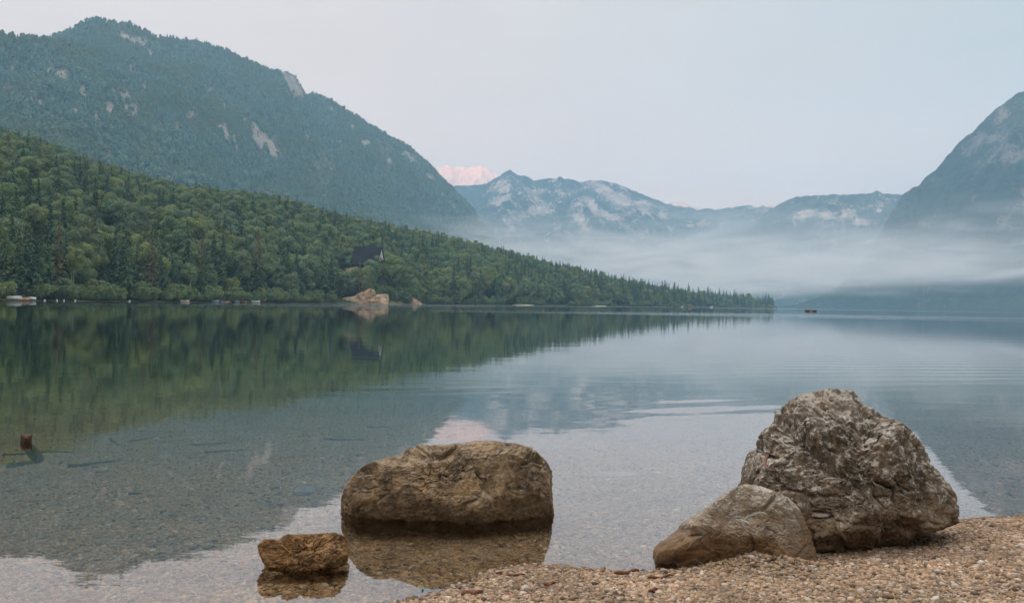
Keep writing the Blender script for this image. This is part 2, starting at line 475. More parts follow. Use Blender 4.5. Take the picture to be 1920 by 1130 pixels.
def mountain(name, tab, foot, nA, nR, amp, seed, mat, patches=(), rock_gain=.0, rock_alt=None, px_pad=0, crest_n=1.0, pw=1.0, slope_rock=0.0):
    tab = np.array(tab, float)
    ae = np.array([azel(p, q) for p, q, _ in tab])
    azs = np.linspace(ae[0, 0], ae[-1, 0], nA)
    e = np.interp(azs, ae[:, 0], ae[:, 1]); dc = np.interp(azs, ae[:, 0], tab[:, 2])
    fa = np.array([azel(p, horizon(p))[0] for p, _ in foot]); df = np.interp(azs, fa, [d for _, d in foot])
    t = np.concatenate([np.linspace(0, 1, nR), np.linspace(1.03, 1.7, max(6, nR // 6))])[:, None]
    r = df + (dc - df) * t
    hc = dc * np.tan(e) + CAMZ
    prof = np.where(t <= 1, (.55 * t + .45 * t * t) ** pw, 1 - .9 * (t - 1))
    z = -8 + (hc + 8) * prof
    x, y = r * np.sin(azs), r * np.cos(azs)
    wgt = np.clip(t * 3, 0, 1) * np.clip((1.02 - t) * 3.2, 0, 1) * np.clip(hc / 500, .1, 1)
    sp = ridged(np.stack([azs * dc / (amp * 5.2) + 0 * t, r / (amp * 16), 0 * r + seed], -1), 4, seed) - .35
    n = ridged(P3(x / (amp * 4), y / (amp * 4), seed), 5, seed + 20) - .35
    n3 = ridged(P3(x / (amp * .9), y / (amp * .9), z / (amp * 1.8)), 4, seed + 60) - .35
    z = z + amp * wgt * (1.0 * sp + .8 * n + .22 * n3)
    lim = CAMZ + r * np.tan(e) * (1 - .02 * np.clip(1 - t, 0, 1)) - (t < .985) * 4
    z = np.where(t < 1, np.minimum(z, np.maximum(lim, -8)), z)
    small = fbm(P3(x / 55, y / 55, z / 55), 4, seed + 40)
    z = z + small * 8 * crest_n * np.clip(hc / 300, .05, 1) * np.clip(t * 4, 0, 1)
    V = np.stack([x, y, z], -1)
    me = mesh(name, V, grid_faces(*V.shape[:2]))
    rock = rock_patches(V, patches)
    dzr = np.gradient(z, axis=0) / np.maximum(np.gradient(r, axis=0), 1)
    rock = np.maximum(rock, np.clip((dzr - .75) * slope_rock, 0, .8)) + rock_gain * np.clip(n + .3 + .8 * n3, -.5, .9)
    if rock_alt: rock = np.maximum(rock, sstep(rock_alt[0], rock_alt[1], z) * .75)
    if not rock_alt: rock = rock * (.25 + .75 * sstep(90, 330, z))
    attr(me, 'rock', rock)
    o = ob(name, me, mat); tag(o, kind='structure')
    return o, V, rock
WOOD, WOOD2 = (.030, .045, .028), (.075, .095, .055)
MM_L = mtn_mat('wooded_slope', WOOD, WOOD2, (.34, .27, .21), (.16, .14, .11), .035, .02)
MM_R = mtn_mat('rocky_slope', (.012, .026, .022), (.034, .052, .034), (.19, .16, .135), (.09, .08, .072), .03, .012)
MM_M = mtn_mat('far_slope', (.02, .035, .025), (.045, .06, .035), (.52, .40, .32), (.24, .19, .155), .02, .008)
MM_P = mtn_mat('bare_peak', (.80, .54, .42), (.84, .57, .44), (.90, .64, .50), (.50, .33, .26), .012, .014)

SUMMIT = [(-520, 150, 3600), (-300, 130, 3600), (-120, 115, 3600), (0, 96, 3600), (85, 76, 3600), (110, 68, 3600), (150, 50, 3600), (172, 41, 3600), (184, 38, 3600), (200, 43, 3600), (240, 49, 3600), (275, 61, 3600), (300, 72, 3600),
          (330, 77, 3620), (365, 79, 3650), (390, 86, 3680), (425, 97, 3720), (455, 114, 3760), (480, 124, 3800), (510, 137, 3830), (535, 136, 3850), (552, 146, 3870), (566, 165, 3880),
          (577, 183, 3900), (590, 180, 3920), (620, 193, 3950), (660, 216, 4020), (700, 243, 4100), (740, 262, 4200), (770, 281, 4280), (800, 306, 4360), (830, 338, 4440),
          (855, 362, 4500), (880, 386, 4580), (905, 418, 4660), (925, 445, 4720), (950, 480, 4800), (985, 530, 4900), (1010, 572, 5000)]
SHOULDER = [(-520, 60, 2700), (-300, 62, 2750), (-100, 66, 2800), (0, 70, 2800), (60, 74, 2800), (110, 82, 2820), (160, 91, 2850), (215, 108, 2900), (260, 120, 2940), (330, 139, 3000), (400, 170, 3080), (470, 215, 3150), (540, 270, 3230), (600, 330, 3300), (660, 400, 3380), (720, 480, 3450), (760, 560, 3500)]
FT = [(-520, 1500), (0, 1550), (500, 1900), (760, 2400), (900, 3300), (1010, 4200)]
S_Q = [(258,76,16,4),(236,70,5,8),(270,84,9,3),(229,73,4,9),(285,83,6,3),(250,84,3,4),(280,100,4,8),(548,150,6,12),(552,165,7,16),(562,178,8,10),(540,137,8,4),(690,268,4,6),(770,296,10,6),(755,290,5,5),(806,332,9,5),(620,205,4,6),(660,240,4,6),(730,300,4,6),(830,365,4,6),(850,390,4,8)]
S_P = [(a_, b_, c_, d_, -15, 1.15) for a_, b_, c_, d_ in S_Q] + [(258, 76, 26, 7, 12, .9), (228, 68, 6, 12, 0, .6), (548, 160, 9, 26, -28, 1.1), (562, 172, 10, 16, -20, .9), (535, 138, 10, 5, 0, .8), (418, 238, 6, 10, 0, .8), (482, 258, 8, 28, -14, 1.0), (512, 280, 10, 20, -15, 1.1), (500, 262, 6, 20, -18, .8), (768, 296, 16, 8, 45, 1.0), (806, 332, 14, 6, 30, .8), (682, 270, 7, 9, 0, .7), (600, 310, 12, 4, 10, .7),
       (625, 317, 8, 4, 0, .7), (575, 258, 6, 4, 0, .7), (770, 390, 14, 5, 40, .6), (900, 412, 6, 14, -30, .7)]
H_Q = [(95,135,9,7),(115,138,7,6),(154,166,6,6),(154,180,6,5),(210,171,5,5),(232,174,6,7),(205,204,5,12),(236,204,5,8),(252,213,8,5),(56,177,3,12),(77,200,3,12),(244,128,3,11),(391,171,7,5),(332,238,4,7),(303,244,5,5),(345,240,4,6),(418,240,7,8),(424,256,5,9),(442,272,4,14),(458,226,7,5),(478,254,5,22),(490,262,4,14),(511,284,8,16),(505,268,5,12),(205,292,3,8),(309,280,4,4),(571,331,7,5),(576,257,6,4),(573,298,5,5),(360,215,5,7),(270,160,4,8),(180,225,4,7),(140,210,5,5),(420,200,4,8),(520,240,5,6),(556,285,4,9),(600,262,4,7),(640,300,5,4),(660,330,6,4),(700,300,5,7),(720,330,5,5),(740,350,6,4)]
H_P = [(a_, b_, c_, d_, -12, 1.05) for a_, b_, c_, d_ in H_Q] + [(115, 140, 16, 14, 0, .62), (152, 172, 8, 10, 0, .7), (205, 205, 10, 18, 0, .6), (235, 180, 8, 12, 0, .55), (75, 205, 50, 3.5, 32, .8), (110, 225, 30, 3, 20, .7), (10, 165, 14, 9, 40, .6), (300, 235, 10, 10, 0, .5), (250, 200, 10, 6, 0, .55), (330, 240, 6, 9, 0, .55), (95, 115, 8, 12, 0, .5)]
o1, V_S, K_S = mountain('mountain', SUMMIT, FT, 560, 170, 150, 3, MM_L, S_P, .22)
o2, V_H, K_H = mountain('mountain', SHOULDER, FT, 420, 150, 130, 8, MM_L, H_P + S_P, .30)
RIGHT = [(1440, 580, 4000), (1485, 573, 4050), (1530, 560, 4080), (1570, 538, 4120), (1602, 512, 4160), (1622, 486, 4190), (1636, 462, 4230), (1655, 432, 4270), (1670, 404, 4300), (1690, 372, 4330), (1720, 350, 4370), (1745, 326, 4400), (1770, 300, 4440), (1790, 278, 4470), (1812, 258, 4500), (1832, 242, 4530), (1858, 214, 4560), (1884, 193, 4600), (1900, 183, 4620), (1922, 174, 4650), (1990, 150, 4700), (2080, 120, 4750), (2200, 110, 4700), (2400, 140, 4500), (2700, 200, 4200)]
R_P = [(1880, 215, 14, 8, -30, .7), (1835, 262, 14, 10, -50, .7), (1850, 300, 30, 14, -30, .55), (1900, 280, 30, 20, -20, .6), (1890, 400, 12, 30, 20, .55), (1740, 420, 20, 10, 0, .5), (1870, 250, 30, 14, -40, .6)]
mountain('mountain', RIGHT, [(1440, 3900), (1560, 3900), (1750, 3650), (1920, 3400), (2700, 3000)], 520, 190, 170, 15, MM_R, R_P, .24, None, slope_rock=.15, crest_n=1.8)
MID = [(780, 340, 7400), (850, 347, 7400), (890, 349, 7400), (912, 346, 7400), (930, 334, 7350), (945, 325, 7350), (957, 322, 7350), (968, 329, 7380), (985, 331, 7400), (1000, 341, 7420), (1014, 337, 7450), (1035, 334, 7450), (1062, 336, 7450), (1080, 341, 7450),
       (1110, 339, 7480), (1150, 344, 7500), (1168, 350, 7520), (1195, 362, 7550), (1220, 373, 7600), (1245, 382, 7650), (1270, 388, 7700), (1310, 394, 7750), (1345, 394, 7750), (1375, 391, 7700), (1400, 387, 7650), (1425, 389, 7600), (1448, 391, 7500), (1500, 420, 7400), (1560, 470, 7300), (1640, 560, 7200)]
M_P = [(1130, 355, 22, 9, 25, 1.1), (1165, 375, 26, 12, 35, 1.1), (1205, 385, 20, 10, 25, .9), (1110, 385, 8, 16, -30, 1.1), (1135, 402, 18, 6, 20, 1.0), (1150, 408, 14, 5, 15, 1.0), (1090, 415, 10, 14, -20, .9), (1105, 430, 10, 8, 0, .8), (945, 355, 12, 10, 0, .7), (935, 378, 14, 8, 0, .8), (1000, 360, 20, 16, 0, .6), (1050, 362, 16, 14, 0, .7), (1015, 395, 22, 12, -10, .9), (990, 400, 12, 8, 0, .8), (970, 385, 10, 8, 0, .7),
       (1245, 398, 14, 10, 20, .7), (1305, 420, 18, 8, 0, .5), (1200, 440, 14, 8, 0, .55), (1040, 340, 12, 5, 0, .6), (1165, 352, 10, 4, 20, .8)]
mountain('mountain', MID, [(780, 5600), (1200, 5400), (1640, 5000)], 560, 170, 190, 23, MM_M, M_P, .42, crest_n=2.2)
MID2 = [(1380, 470, 6000), (1420, 415, 6100), (1440, 395, 6150), (1458, 386, 6200), (1475, 376, 6200), (1500, 370, 6200), (1530, 368, 6200), (1560, 366, 6250), (1590, 367, 6250), (1615, 363, 6300), (1640, 361, 6300), (1665, 363, 6300), (1690, 367, 6300), (1760, 380, 6300), (1850, 380, 6300)]
M2_P = [(1515, 398, 22, 9, -10, .95), (1550, 402, 14, 10, 0, .7), (1590, 400, 16, 12, 0, .7), (1640, 385, 24, 10, 0, .65), (1620, 415, 18, 6, 0, .8), (1650, 390, 10, 12, 0, .7)]
mountain('mountain', MID2, [(1380, 5000), (1850, 4700)], 320, 120, 140, 29, MM_M, M2_P, .32, crest_n=1.8)
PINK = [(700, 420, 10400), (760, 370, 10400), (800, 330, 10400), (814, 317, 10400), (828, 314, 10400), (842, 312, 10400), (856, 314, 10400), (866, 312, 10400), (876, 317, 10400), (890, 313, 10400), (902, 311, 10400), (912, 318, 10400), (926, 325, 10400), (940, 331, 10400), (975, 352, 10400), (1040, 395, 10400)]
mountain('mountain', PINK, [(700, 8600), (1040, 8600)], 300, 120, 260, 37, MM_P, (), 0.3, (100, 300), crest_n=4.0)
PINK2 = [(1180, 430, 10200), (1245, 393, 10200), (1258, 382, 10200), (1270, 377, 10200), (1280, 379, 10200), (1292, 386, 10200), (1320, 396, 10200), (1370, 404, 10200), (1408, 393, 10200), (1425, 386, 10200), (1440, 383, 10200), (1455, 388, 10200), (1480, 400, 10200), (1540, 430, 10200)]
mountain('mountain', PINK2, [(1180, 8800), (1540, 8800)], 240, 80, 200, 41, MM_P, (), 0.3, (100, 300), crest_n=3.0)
# the ridge behind the photographer that keeps the valley in shade at this hour
ba = np.linspace(R(85), R(275), 240)
bt = np.concatenate([np.linspace(0, 1, 60), np.linspace(1.05, 1.6, 10)])[:, None]
br = 700 + 1800 * bt
bh = (1540 + 80 * fbm(P3(np.cos(ba) * 3, np.sin(ba) * 3), 4, 77)) * np.clip(1.25 - np.abs(ba - math.pi) / R(100), .25, 1)
bz = -8 + bh * np.where(bt <= 1, .5 * bt + .5 * bt * bt, 1 - .9 * (bt - 1))
bx, by = br * np.sin(ba), br * np.cos(ba)
bz = bz + 90 * np.clip(bt * 3, 0, 1) * (ridged(P3(bx / 700, by / 700), 5, 66) - .4)
me = mesh('mountain', np.stack([bx, by, bz], -1), grid_faces(*bz.shape)); attr(me, 'rock', 0 * bz)
tag(ob('mountain', me, MM_L), kind='structure')

# woods on the mountain slopes: one mass each, every tree a small tiered crown
def slope_wood(name, V, K, n, hr, seed, mat, label):
    g = np.random.default_rng(seed)
    nr, na = V.shape[:2]
    A = V[:-1, :-1]; B = V[1:, :-1]; C_ = V[:-1, 1:]; D_ = V[1:, 1:]
    ar = np.linalg.norm(np.cross(B - A, C_ - A), axis=-1)
    px, py = project(A)
    k = K[:-1, :-1]
    wgt = ar * np.clip(1.0 - np.clip((k - .34) * 5, 0, .98), 0, 1) * ((px > -60) & (px < 1980)) * (np.arange(nr - 1)[:, None] < nr * .90)
    aa_, rr_ = np.arctan2(A[..., 0], A[..., 1]), np.hypot(A[..., 0], A[..., 1])
    sk_ = fbm(np.stack([aa_ * 30, rr_ / 900, 0 * rr_ + seed], -1), 4, seed + 90)
    wgt = wgt * np.clip(1.1 - 2.2 * np.clip(sk_ - .05, 0, 1), .12, 1)
    # crest rows stand on the skyline: plant them denser
    p = (wgt / wgt.sum()).ravel()
    ids = g.choice(len(p), n, p=p); i, j = np.divmod(ids, na - 1)
    u, v = g.random((n, 1)), g.random((n, 1))
    base = A[i, j] * (1 - u) * (1 - v) + B[i, j] * u * (1 - v) + C_[i, j] * (1 - u) * v + D_[i, j] * u * v
    h = g.uniform(hr[0], hr[1], n) * (1 + .3 * fbm(base / 160, 2, seed))
    con = (g.random(n) < .72 + .6 * noise(base / 260, seed))
    ns = 5
    # three rings + apex
    prof = np.where(con[:, None], np.array([.17, .22, .13, .07]), np.array([.18, .34, .33, .18]))
    zz = np.where(con[:, None], np.array([.02, .16, .48, .74]), np.array([.08, .30, .62, .86]))
    th = np.linspace(0, 2 * math.pi, ns, endpoint=False)
    ph = g.random((n, 1, 1)) * 6.28
    jit = g.uniform(.6, 1.4, (n, 4, ns))
    rad_ = prof[:, :, None] * jit * h[:, None, None]
    px_ = base[:, None, None, 0] + rad_ * np.cos(th + ph + np.arange(4)[None, :, None] * .6)
    py_ = base[:, None, None, 1] + rad_ * np.sin(th + ph + np.arange(4)[None, :, None] * .6)
    pz_ = base[:, None, None, 2] - 1 + (zz[:, :, None] + g.uniform(-.05, .05, (n, 4, ns))) * h[:, None, None]
    rings = np.stack([px_, py_, pz_], -1).reshape(n, 4 * ns, 3)
    apex = base + np.stack([0 * h, 0 * h, h - 1], -1)
    W = np.concatenate([rings, apex[:, None]], 1).reshape(-1, 3)
    per = 4 * ns + 1
    q = grid_faces(4, ns, True)
    tr_ = np.array([[3 * ns + a, 3 * ns + (a + 1) % ns, 4 * ns] for a in range(ns)])
    off = (np.arange(n) * per)[:, None, None]
    me = mesh(name, W, [(q[None] + off).reshape(-1, 4), (tr_[None] + off).reshape(-1, 3)], smooth=False)
    tone = np.repeat(g.random(n), per)
    attr(me, 'tone', tone)
    return tag(ob(name, me, mat), label, 'forest', kind='stuff')
m = Mat('slope_foliage')
t_ = m.at('tone'); pos = m.geo()
c = m.mix(t_, rgb(.032, .074, .060), rgb(.125, .188, .125))
c = m.mix(m.mr(m.noise(pos, .006, 4), .42, .62), c, rgb(.085, .115, .05))
c = m.mix(m.mr(t_, .975, .98, 0, .6), c, rgb(.16, .12, .08))
MAT_SLOPE = m.bsdf(c, .9, None, .1)
slope_wood('forest', V_S, K_S, 70000, (9, 21), 5, MAT_SLOPE, 'blue green forest covering the summit slope of the big mountain')
slope_wood('forest', V_H, K_H, 60000, (9, 19), 6, MAT_SLOPE, 'blue green forest on the nearer shoulder of the big mountain')

# ------------------------------------------------------------------ tree kinds (meshes shared by every tree of a kind)
def quads_from(C, N, S, g, asp=1.0):
    """one leaf clump (a quad) at each centre C with normal N and size S"""
    n = len(C)
    N = N / np.maximum(np.linalg.norm(N, axis=1), 1e-6)[:, None]
    a = np.cross(N, g.normal(size=(n, 3))); a /= np.maximum(np.linalg.norm(a, axis=1), 1e-6)[:, None]
    b = np.cross(N, a)
    a = a * (S * .5)[:, None]; b = b * (S * .5 * asp)[:, None]
    bend = N * (S * .12)[:, None]
    V = np.stack([C - a - b - bend, C + a - b * .7 + bend * .5, C + a * .8 + b - bend, C - a * .9 + b * .8 + bend * .6], 1).reshape(-1, 3)
    return V, np.arange(4 * n).reshape(n, 4)
def broadleaf_crown(seed, H, Rc, base, n, nl=20, leaf=(.45, .9)):
    g = np.random.default_rng(seed)
    zc, zr = (H + base) / 2, (H - base) / 2
    d = g.normal(size=(nl, 3)); d /= np.linalg.norm(d, axis=1)[:, None]
    rad_ = g.uniform(.35, .8, nl)
    Cc = d * rad_[:, None] * np.array([Rc, Rc, zr]) * .95 + np.array([0, 0, zc])
    taper = 1 - .35 * np.clip((Cc[:, 2] - zc) / zr, 0, 1)
    Cc[:, :2] *= taper[:, None]
    Rl = g.uniform(.28, .46, nl) * Rc * taper
    k = g.choice(nl, n, p=Rl ** 2 / (Rl ** 2).sum())
    u = g.normal(size=(n, 3)); u[:, 2] += .35; u /= np.linalg.norm(u, axis=1)[:, None]
    P = Cc[k] + u * (Rl[k] * g.uniform(.72, 1.08, n))[:, None] * np.array([1, 1, .8])
    deep = np.zeros(n)
    for c_, r_ in zip(Cc, Rl):
        deep = np.maximum(deep, 1 - np.linalg.norm((P - c_) / np.array([1, 1, .8]), axis=1) / r_)
    keep = (deep < .42) & (P[:, 2] > base * .6)
    P, u, k = P[keep], u[keep], k[keep]
    V, Fq = quads_from(P, u + g.normal(size=u.shape) * .34, g.uniform(*leaf, len(P)), g, .75)
    tone = np.repeat(np.clip(.5 * g.random(nl)[k] + .5 * g.random(len(P)), 0, 1), 4)
    return V, Fq, tone, Cc
def spruce_crown(seed, H, W, base, n_wh, nb, seg, sparse=0.0, droop=.35, size=1.0):
    g = np.random.default_rng(seed)
    C, N, S = [], [], []
    for i in range(n_wh):
        f = i / (n_wh - 1)
        z = base + (H - base) * f
        w_ = W * (1 - f) ** .8 * g.uniform(.75, 1.15) + .25
        for b_ in range(nb):
            if g.random() < sparse: continue
            th = 2 * math.pi * (b_ + g.random() * .9) / nb
            ln = w_ * g.uniform(.65, 1.15)
            ns = max(1, int(round(seg * ln / W + .6)))
            for q in range(ns):
                t = (q + g.uniform(.4, .9)) / ns
                C.append((math.cos(th) * ln * t, math.sin(th) * ln * t, z - droop * ln * t * t + g.normal() * .08))
                N.append((math.cos(th) * .55 + g.normal() * .25, math.sin(th) * .55 + g.normal() * .25, .9))
                S.append(size * (.55 + .75 * (1 - t * .5)) * (.35 + .65 * (1 - f)) * g.uniform(.7, 1.2) + .18)
    for q in range(14):
        f = q / 13.; C.append((0, 0, H - .1 - 2.0 * f)); N.append((g.normal(), g.normal(), .2)); S.append(.25 + .7 * f)
    C, N, S = map(np.array, (C, N, S))
    V, Fq = quads_from(C, N, S, g, .8)
    return V, Fq, np.repeat(g.random(len(C)), 4), None
def trunk_mesh(H, r0, limbs=None, top=.92, lean=.0, seed=0, z0=-1.0):
    g = np.random.default_rng(seed)
    zs = np.linspace(z0, H * top, 9)
    path = np.stack([lean * zs + np.cumsum(g.normal(size=9) * .05), np.cumsum(g.normal(size=9) * .05), zs], 1)
    parts = [tube(path, np.linspace(r0, r0 * .22, 9), 7)]
    if limbs is not None:
        for c_ in limbs[:9]:
            z1 = min(max(c_[2] * .62, H * .18), H * .7); s0 = np.array([np.interp(z1, zs, path[:, 0]), np.interp(z1, zs, path[:, 1]), z1])
            mid_ = (s0 + c_) / 2 + np.array([0, 0, .4])
            parts.append(tube(np.array([s0, mid_, c_]), [r0 * .4, r0 * .25, r0 * .08], 5))
    return join(parts)

def leaf_mat(name, a, b, vary, trans=.33):
    m = Mat(name)
    oi = m.n('ShaderNodeObjectInfo').outputs['Random']; t_ = m.at('tone')
    c = m.mix(t_, rgb(*a), rgb(*b))
    k = m.n('ShaderNodeValToRGB', {0: oi})
    cr_ = k.color_ramp; cr_.elements[0].color = rgb(*vary[0]); cr_.elements[1].color = rgb(*vary[-1])
    for i_, v_ in enumerate(vary[1:-1]):
        e_ = cr_.elements.new((i_ + 1) / (len(vary) - 1)); e_.color = rgb(*v_)
    c = m.mix(1.0, c, k.outputs[0], 'MULTIPLY')
    df = m.n('ShaderNodeBsdfDiffuse', {'Color': c}); tl = m.n('ShaderNodeBsdfTranslucent', {'Color': c})
    ms = m.n('ShaderNodeMixShader', {0: trans, 1: df.outputs[0], 2: tl.outputs[0]})
    m.t.links.new(ms.outputs[0], m.out.inputs[0])
    return m.m
LM_B = leaf_mat('broad_leaves', (.140, .190, .100), (.30, .345, .190), [(.75, .85, .9), (1, 1, 1), (1.25, 1.15, .8), (.85, 1.0, 1.0), (1.1, 1.15, .9)])
LM_S = leaf_mat('spruce_needles', (.062, .108, .064), (.135, .192, .108), [(.8, .9, 1), (1, 1, 1), (1.25, 1.1, .9), (.9, 1, 1)], .1)
LM_D = leaf_mat('dry_needles', (.12, .112, .068), (.21, .175, .11), [(.9, 1, .9), (1, 1, 1), (1.1, .95, .85)], .1)
LM_P = leaf_mat('pale_leaves', (.11, .18, .06), (.22, .30, .11), [(.9, .95, .9), (1, 1, 1), (1.1, 1.05, .9)])
BARK = plain('bark', (.16, .125, .095), .9, .35, 2.0)
BARK_D = plain('grey_brown_bark', (.24, .19, .145), .9, .35, 2.0)
BARK_P = plain('pale_bark', (.38, .32, .25), .9, .35, 2.0)
def crown_me(name, data, mat):
    V, Fq, tone, _ = data
    me = mesh(name, V, Fq, smooth=False); attr(me, 'tone', tone); me.materials.append(mat)
    return me
KINDS = {}
def kind(key, crown, tr, mat, bark, H, hw, look, cat):
    tv, tf = tr
    tm = mesh(key + '_trunk', tv, tf); tm.materials.append(bark)
    KINDS[key] = dict(crown=crown_me(key + '_crown', crown, mat), trunk=tm, H=H, hw=hw, look=look, cat=cat)
for i_, (key, H, Rc, base, n, look) in enumerate([('round_beech', 21, 6.3, 2.0, 5200, 'rounded dark broadleaf tree'), ('wide_beech', 18, 7.0, 1.5, 5200, 'wide domed broadleaf tree'),
                                             ('tall_ash', 24, 5.4, 4.0, 4600, 'tall oval broadleaf tree'), ('lumpy_maple', 19, 6.0, 1.0, 5000, 'lumpy many headed broadleaf tree')]):
    d_ = broadleaf_crown(40 + i_, H, Rc, base, int(n * 1.8), 24, (.32, .66))
    kind(key, d_, trunk_mesh(H, .34, d_[3], .8, 0, i_), LM_B, BARK, H, Rc, look, 'tree')
d_ = broadleaf_crown(61, 19, 5.2, 2.0, 4200, 20)
kind('pale_lime', d_, trunk_mesh(19, .3, d_[3], .8, 0, 7), LM_P, BARK_P, 19, 5.2, 'light green broadleaf tree', 'tree')
d_ = broadleaf_crown(66, 23, 4.6, 10.0, 2400, 15)
kind('bare_stem_ash', d_, join([trunk_mesh(23, .27, d_[3], .75, .03, 9), trunk_mesh(19, .2, None, .85, -.05, 10)]), LM_B, BARK_P, 23, 4.6, 'bare forked broadleaf tree', 'tree')
kind('dense_spruce', spruce_crown(71, 27, 4.8, 1.2, 34, 9, 5, .05, .40, 1.55), trunk_mesh(27, .33), LM_S, BARK, 27, 4.4, 'dense dark spruce', 'tree')
kind('slim_spruce', spruce_crown(72, 25, 3.6, 1.6, 34, 8, 4, .10, .35, 1.4), trunk_mesh(25, .28), LM_S, BARK, 25, 3.2, 'slim pointed spruce', 'tree')
kind('ragged_spruce', spruce_crown(73, 30, 5.0, 7.0, 30, 8, 5, .20, .35, 1.3), trunk_mesh(30, .34, None, .93), LM_S, BARK_D, 30, 4.3, 'ragged bare stemmed spruce', 'tree')
kind('brown_spruce', spruce_crown(74, 28, 3.9, 5.0, 36, 8, 5, .34, .15, .82), trunk_mesh(28, .30, None, .93), LM_D, BARK_D, 28, 3.6, 'dying brown spruce', 'tree')
d_ = broadleaf_crown(81, 4.6, 3.2, .2, 1100, 12, (.3, .65))
kind('shore_bush', d_, trunk_mesh(4, .09, d_[3], .7, 0, 5, -.5), LM_B, BARK, 4.6, 3.2, 'low leafy bush', 'bush')
KEYS = list(KINDS)

# where every tree of the wooded hillside stands
trees = []          # x, y, key, scale, rot, fixed label
def kz(x, y): return float(ground_z(np.array([x]), np.array([y]), False)[0])
HAND = [  # px, top y, kind, metres behind the water's edge, label
    (20, 400, 'dense_spruce', 26, 'broad dark spruce at the left end of the shore, behind the upturned hulls'),
    (47, 420, 'ragged_spruce', 12, 'left one of two tall spruces with bare stems above the upturned hulls'),
    (57, 418, 'ragged_spruce', 15, 'right one of two tall spruces with bare stems above the upturned hulls'),
    (108, 405, 'brown_spruce', 13, 'tall brownish spruce with a leaning bare trunk near the white buoys'),
    (136, 455, 'bare_stem_ash', 9, 'broadleaf tree with two pale bare trunks beside the white buoys'),
    (76, 478, 'bare_stem_ash', 10, 'slender broadleaf tree with thin bare stems right of the two tall spruces'),
    (96, 488, 'bare_stem_ash', 14, 'small broadleaf tree on a thin stem between two tall brown spruces'),
    (172, 395, 'brown_spruce', 42, 'half dead spruce rising behind the front broadleaf trees near the buoys'),
    (236, 445, 'ragged_spruce', 11, 'ragged greyish spruce standing just left of the tallest bare spruce'),
    (284, 420, 'brown_spruce', 9, 'tallest dying spruce with a bare pale trunk and short brown branches on the waterfront'),
    (271, 402, 'brown_spruce', 40, 'rusty brown dead spruce top behind the tallest bare spruce'),
    (356, 492, 'bare_stem_ash', 6, 'slim tree on a thin pale stem right behind the white moored boat'),
    (445, 490, 'slim_spruce', 14, 'slim spruce above the beached boats'),
    (482, 428, 'brown_spruce', 30, 'tall rusty spruce behind the beached orange boat'),
    (378, 432, 'brown_spruce', 44, 'brownish spruce top above the white moored boat'),
    (603, 463, 'ragged_spruce', 16, 'yellowish green spruce standing well left of the chalet'),
    (578, 478, 'brown_spruce', 18, 'thin brown spruce left of the chalet'),
    (674, 486, 'brown_spruce', 8, 'thin rust brown spruce in front of the chalet roof'),
    (737, 470, 'pale_lime', 40, 'light green tree standing against the white gable of the chalet'),
    (735, 493, 'lumpy_maple', 14, 'leafy tree on the knoll just below the white gable of the chalet'),
    (8, 440, 'dense_spruce', 10, 'dark spruce at the very left edge of the shore above the jetty'),
    (34, 432, 'slim_spruce', 9, 'slim dark spruce just left of the two tall bare stemmed spruces'),
    (68, 440, 'slim_spruce', 12, 'slim dark spruce just right of the two tall bare stemmed spruces'),
    (88, 448, 'slim_spruce', 8, 'slim spruce directly above the first white buoy'),
    (122, 440, 'slim_spruce', 18, 'slim dark spruce above the third white buoy'),
    (226, 452, 'slim_spruce', 14, 'slim dark spruce beside the ragged greyish spruce'),
    (300, 470, 'slim_spruce', 12, 'lower slim spruce right of the tallest bare spruce'),
    (320, 462, 'dense_spruce', 20, 'dense dark spruce left of the white moored boat'),
    (415, 440, 'slim_spruce', 30, 'tall slim spruce above the brown upturned boat'),
    (460, 445, 'slim_spruce', 24, 'tall slim spruce above the orange red boat'),
    (530, 455, 'slim_spruce', 22, 'slim dark spruce midway between the boats and the chalet'),
    (555, 470, 'dense_spruce', 16, 'dense dark spruce left of the thin brown spruce by the chalet'),
    (620, 478, 'slim_spruce', 14, 'slim spruce right of the yellowish green one left of the chalet'),
    (850, 495, 'slim_spruce', 12, 'slim spruce on the shore well right of the small rusty rock'),
    (960, 515, 'slim_spruce', 14, 'slim spruce near the pale gravel spit'),
    (690, 478, 'lumpy_maple', 25, 'rounded tree hiding the lower middle of the chalet roof'),
    (704, 476, 'round_beech', 27, 'rounded tree before the right end of the chalet roof'),
    (677, 487, 'wide_beech', 22, 'low wide tree under the middle of the chalet roof'),
    (657, 502, 'lumpy_maple', 22, 'low tree under the left end of the chalet roof'),
    (716, 484, 'lumpy_maple', 26, 'leafy tree at the right corner of the chalet'),
    (640, 498, 'tall_ash', 24, 'oval tree just left of the chalet terrace wall'),
    (795, 517, 'pale_lime', 6, 'light green tree leaning over the shore right of the rock outcrop'),
    (770, 512, 'wide_beech', 9, 'wide leafy tree hanging over the small rust coloured rock'),
    (900, 515, 'brown_spruce', 8, 'brown trunked spruce on the shore well right of the rock outcrop'),
    (1118, 505, 'slim_spruce', 30, 'slim spruce top on the skyline where the hill runs down to the spit'),
]
occ = []
for px, ty, key, back, lab in HAND:
    a_ = azel(px, horizon(px))[0]; r_ = float(shore_d(a_)) + back
    x_, y_ = r_ * math.sin(a_), r_ * math.cos(a_)
    zt = at_y(px, ty, y_)[2]; z0 = kz(x_, y_)
    trees.append((x_, y_, z0, key, (zt - z0) / KINDS[key]['H'], random.uniform(0, 6.28), lab)); occ.append((x_, y_))
occ = np.array(occ)
YCL = float(shore_d(azel(680, 568)[0])) * math.cos(azel(680, 568)[0]) + 1
g = np.random.default_rng(21)
a0, a1 = azel(-110, 560)[0], azel(1466, 577)[0]
cand = []
SP = 10.2
gx, gy = np.meshgrid(np.arange(-700, 720, SP), np.arange(180, 2450, SP))
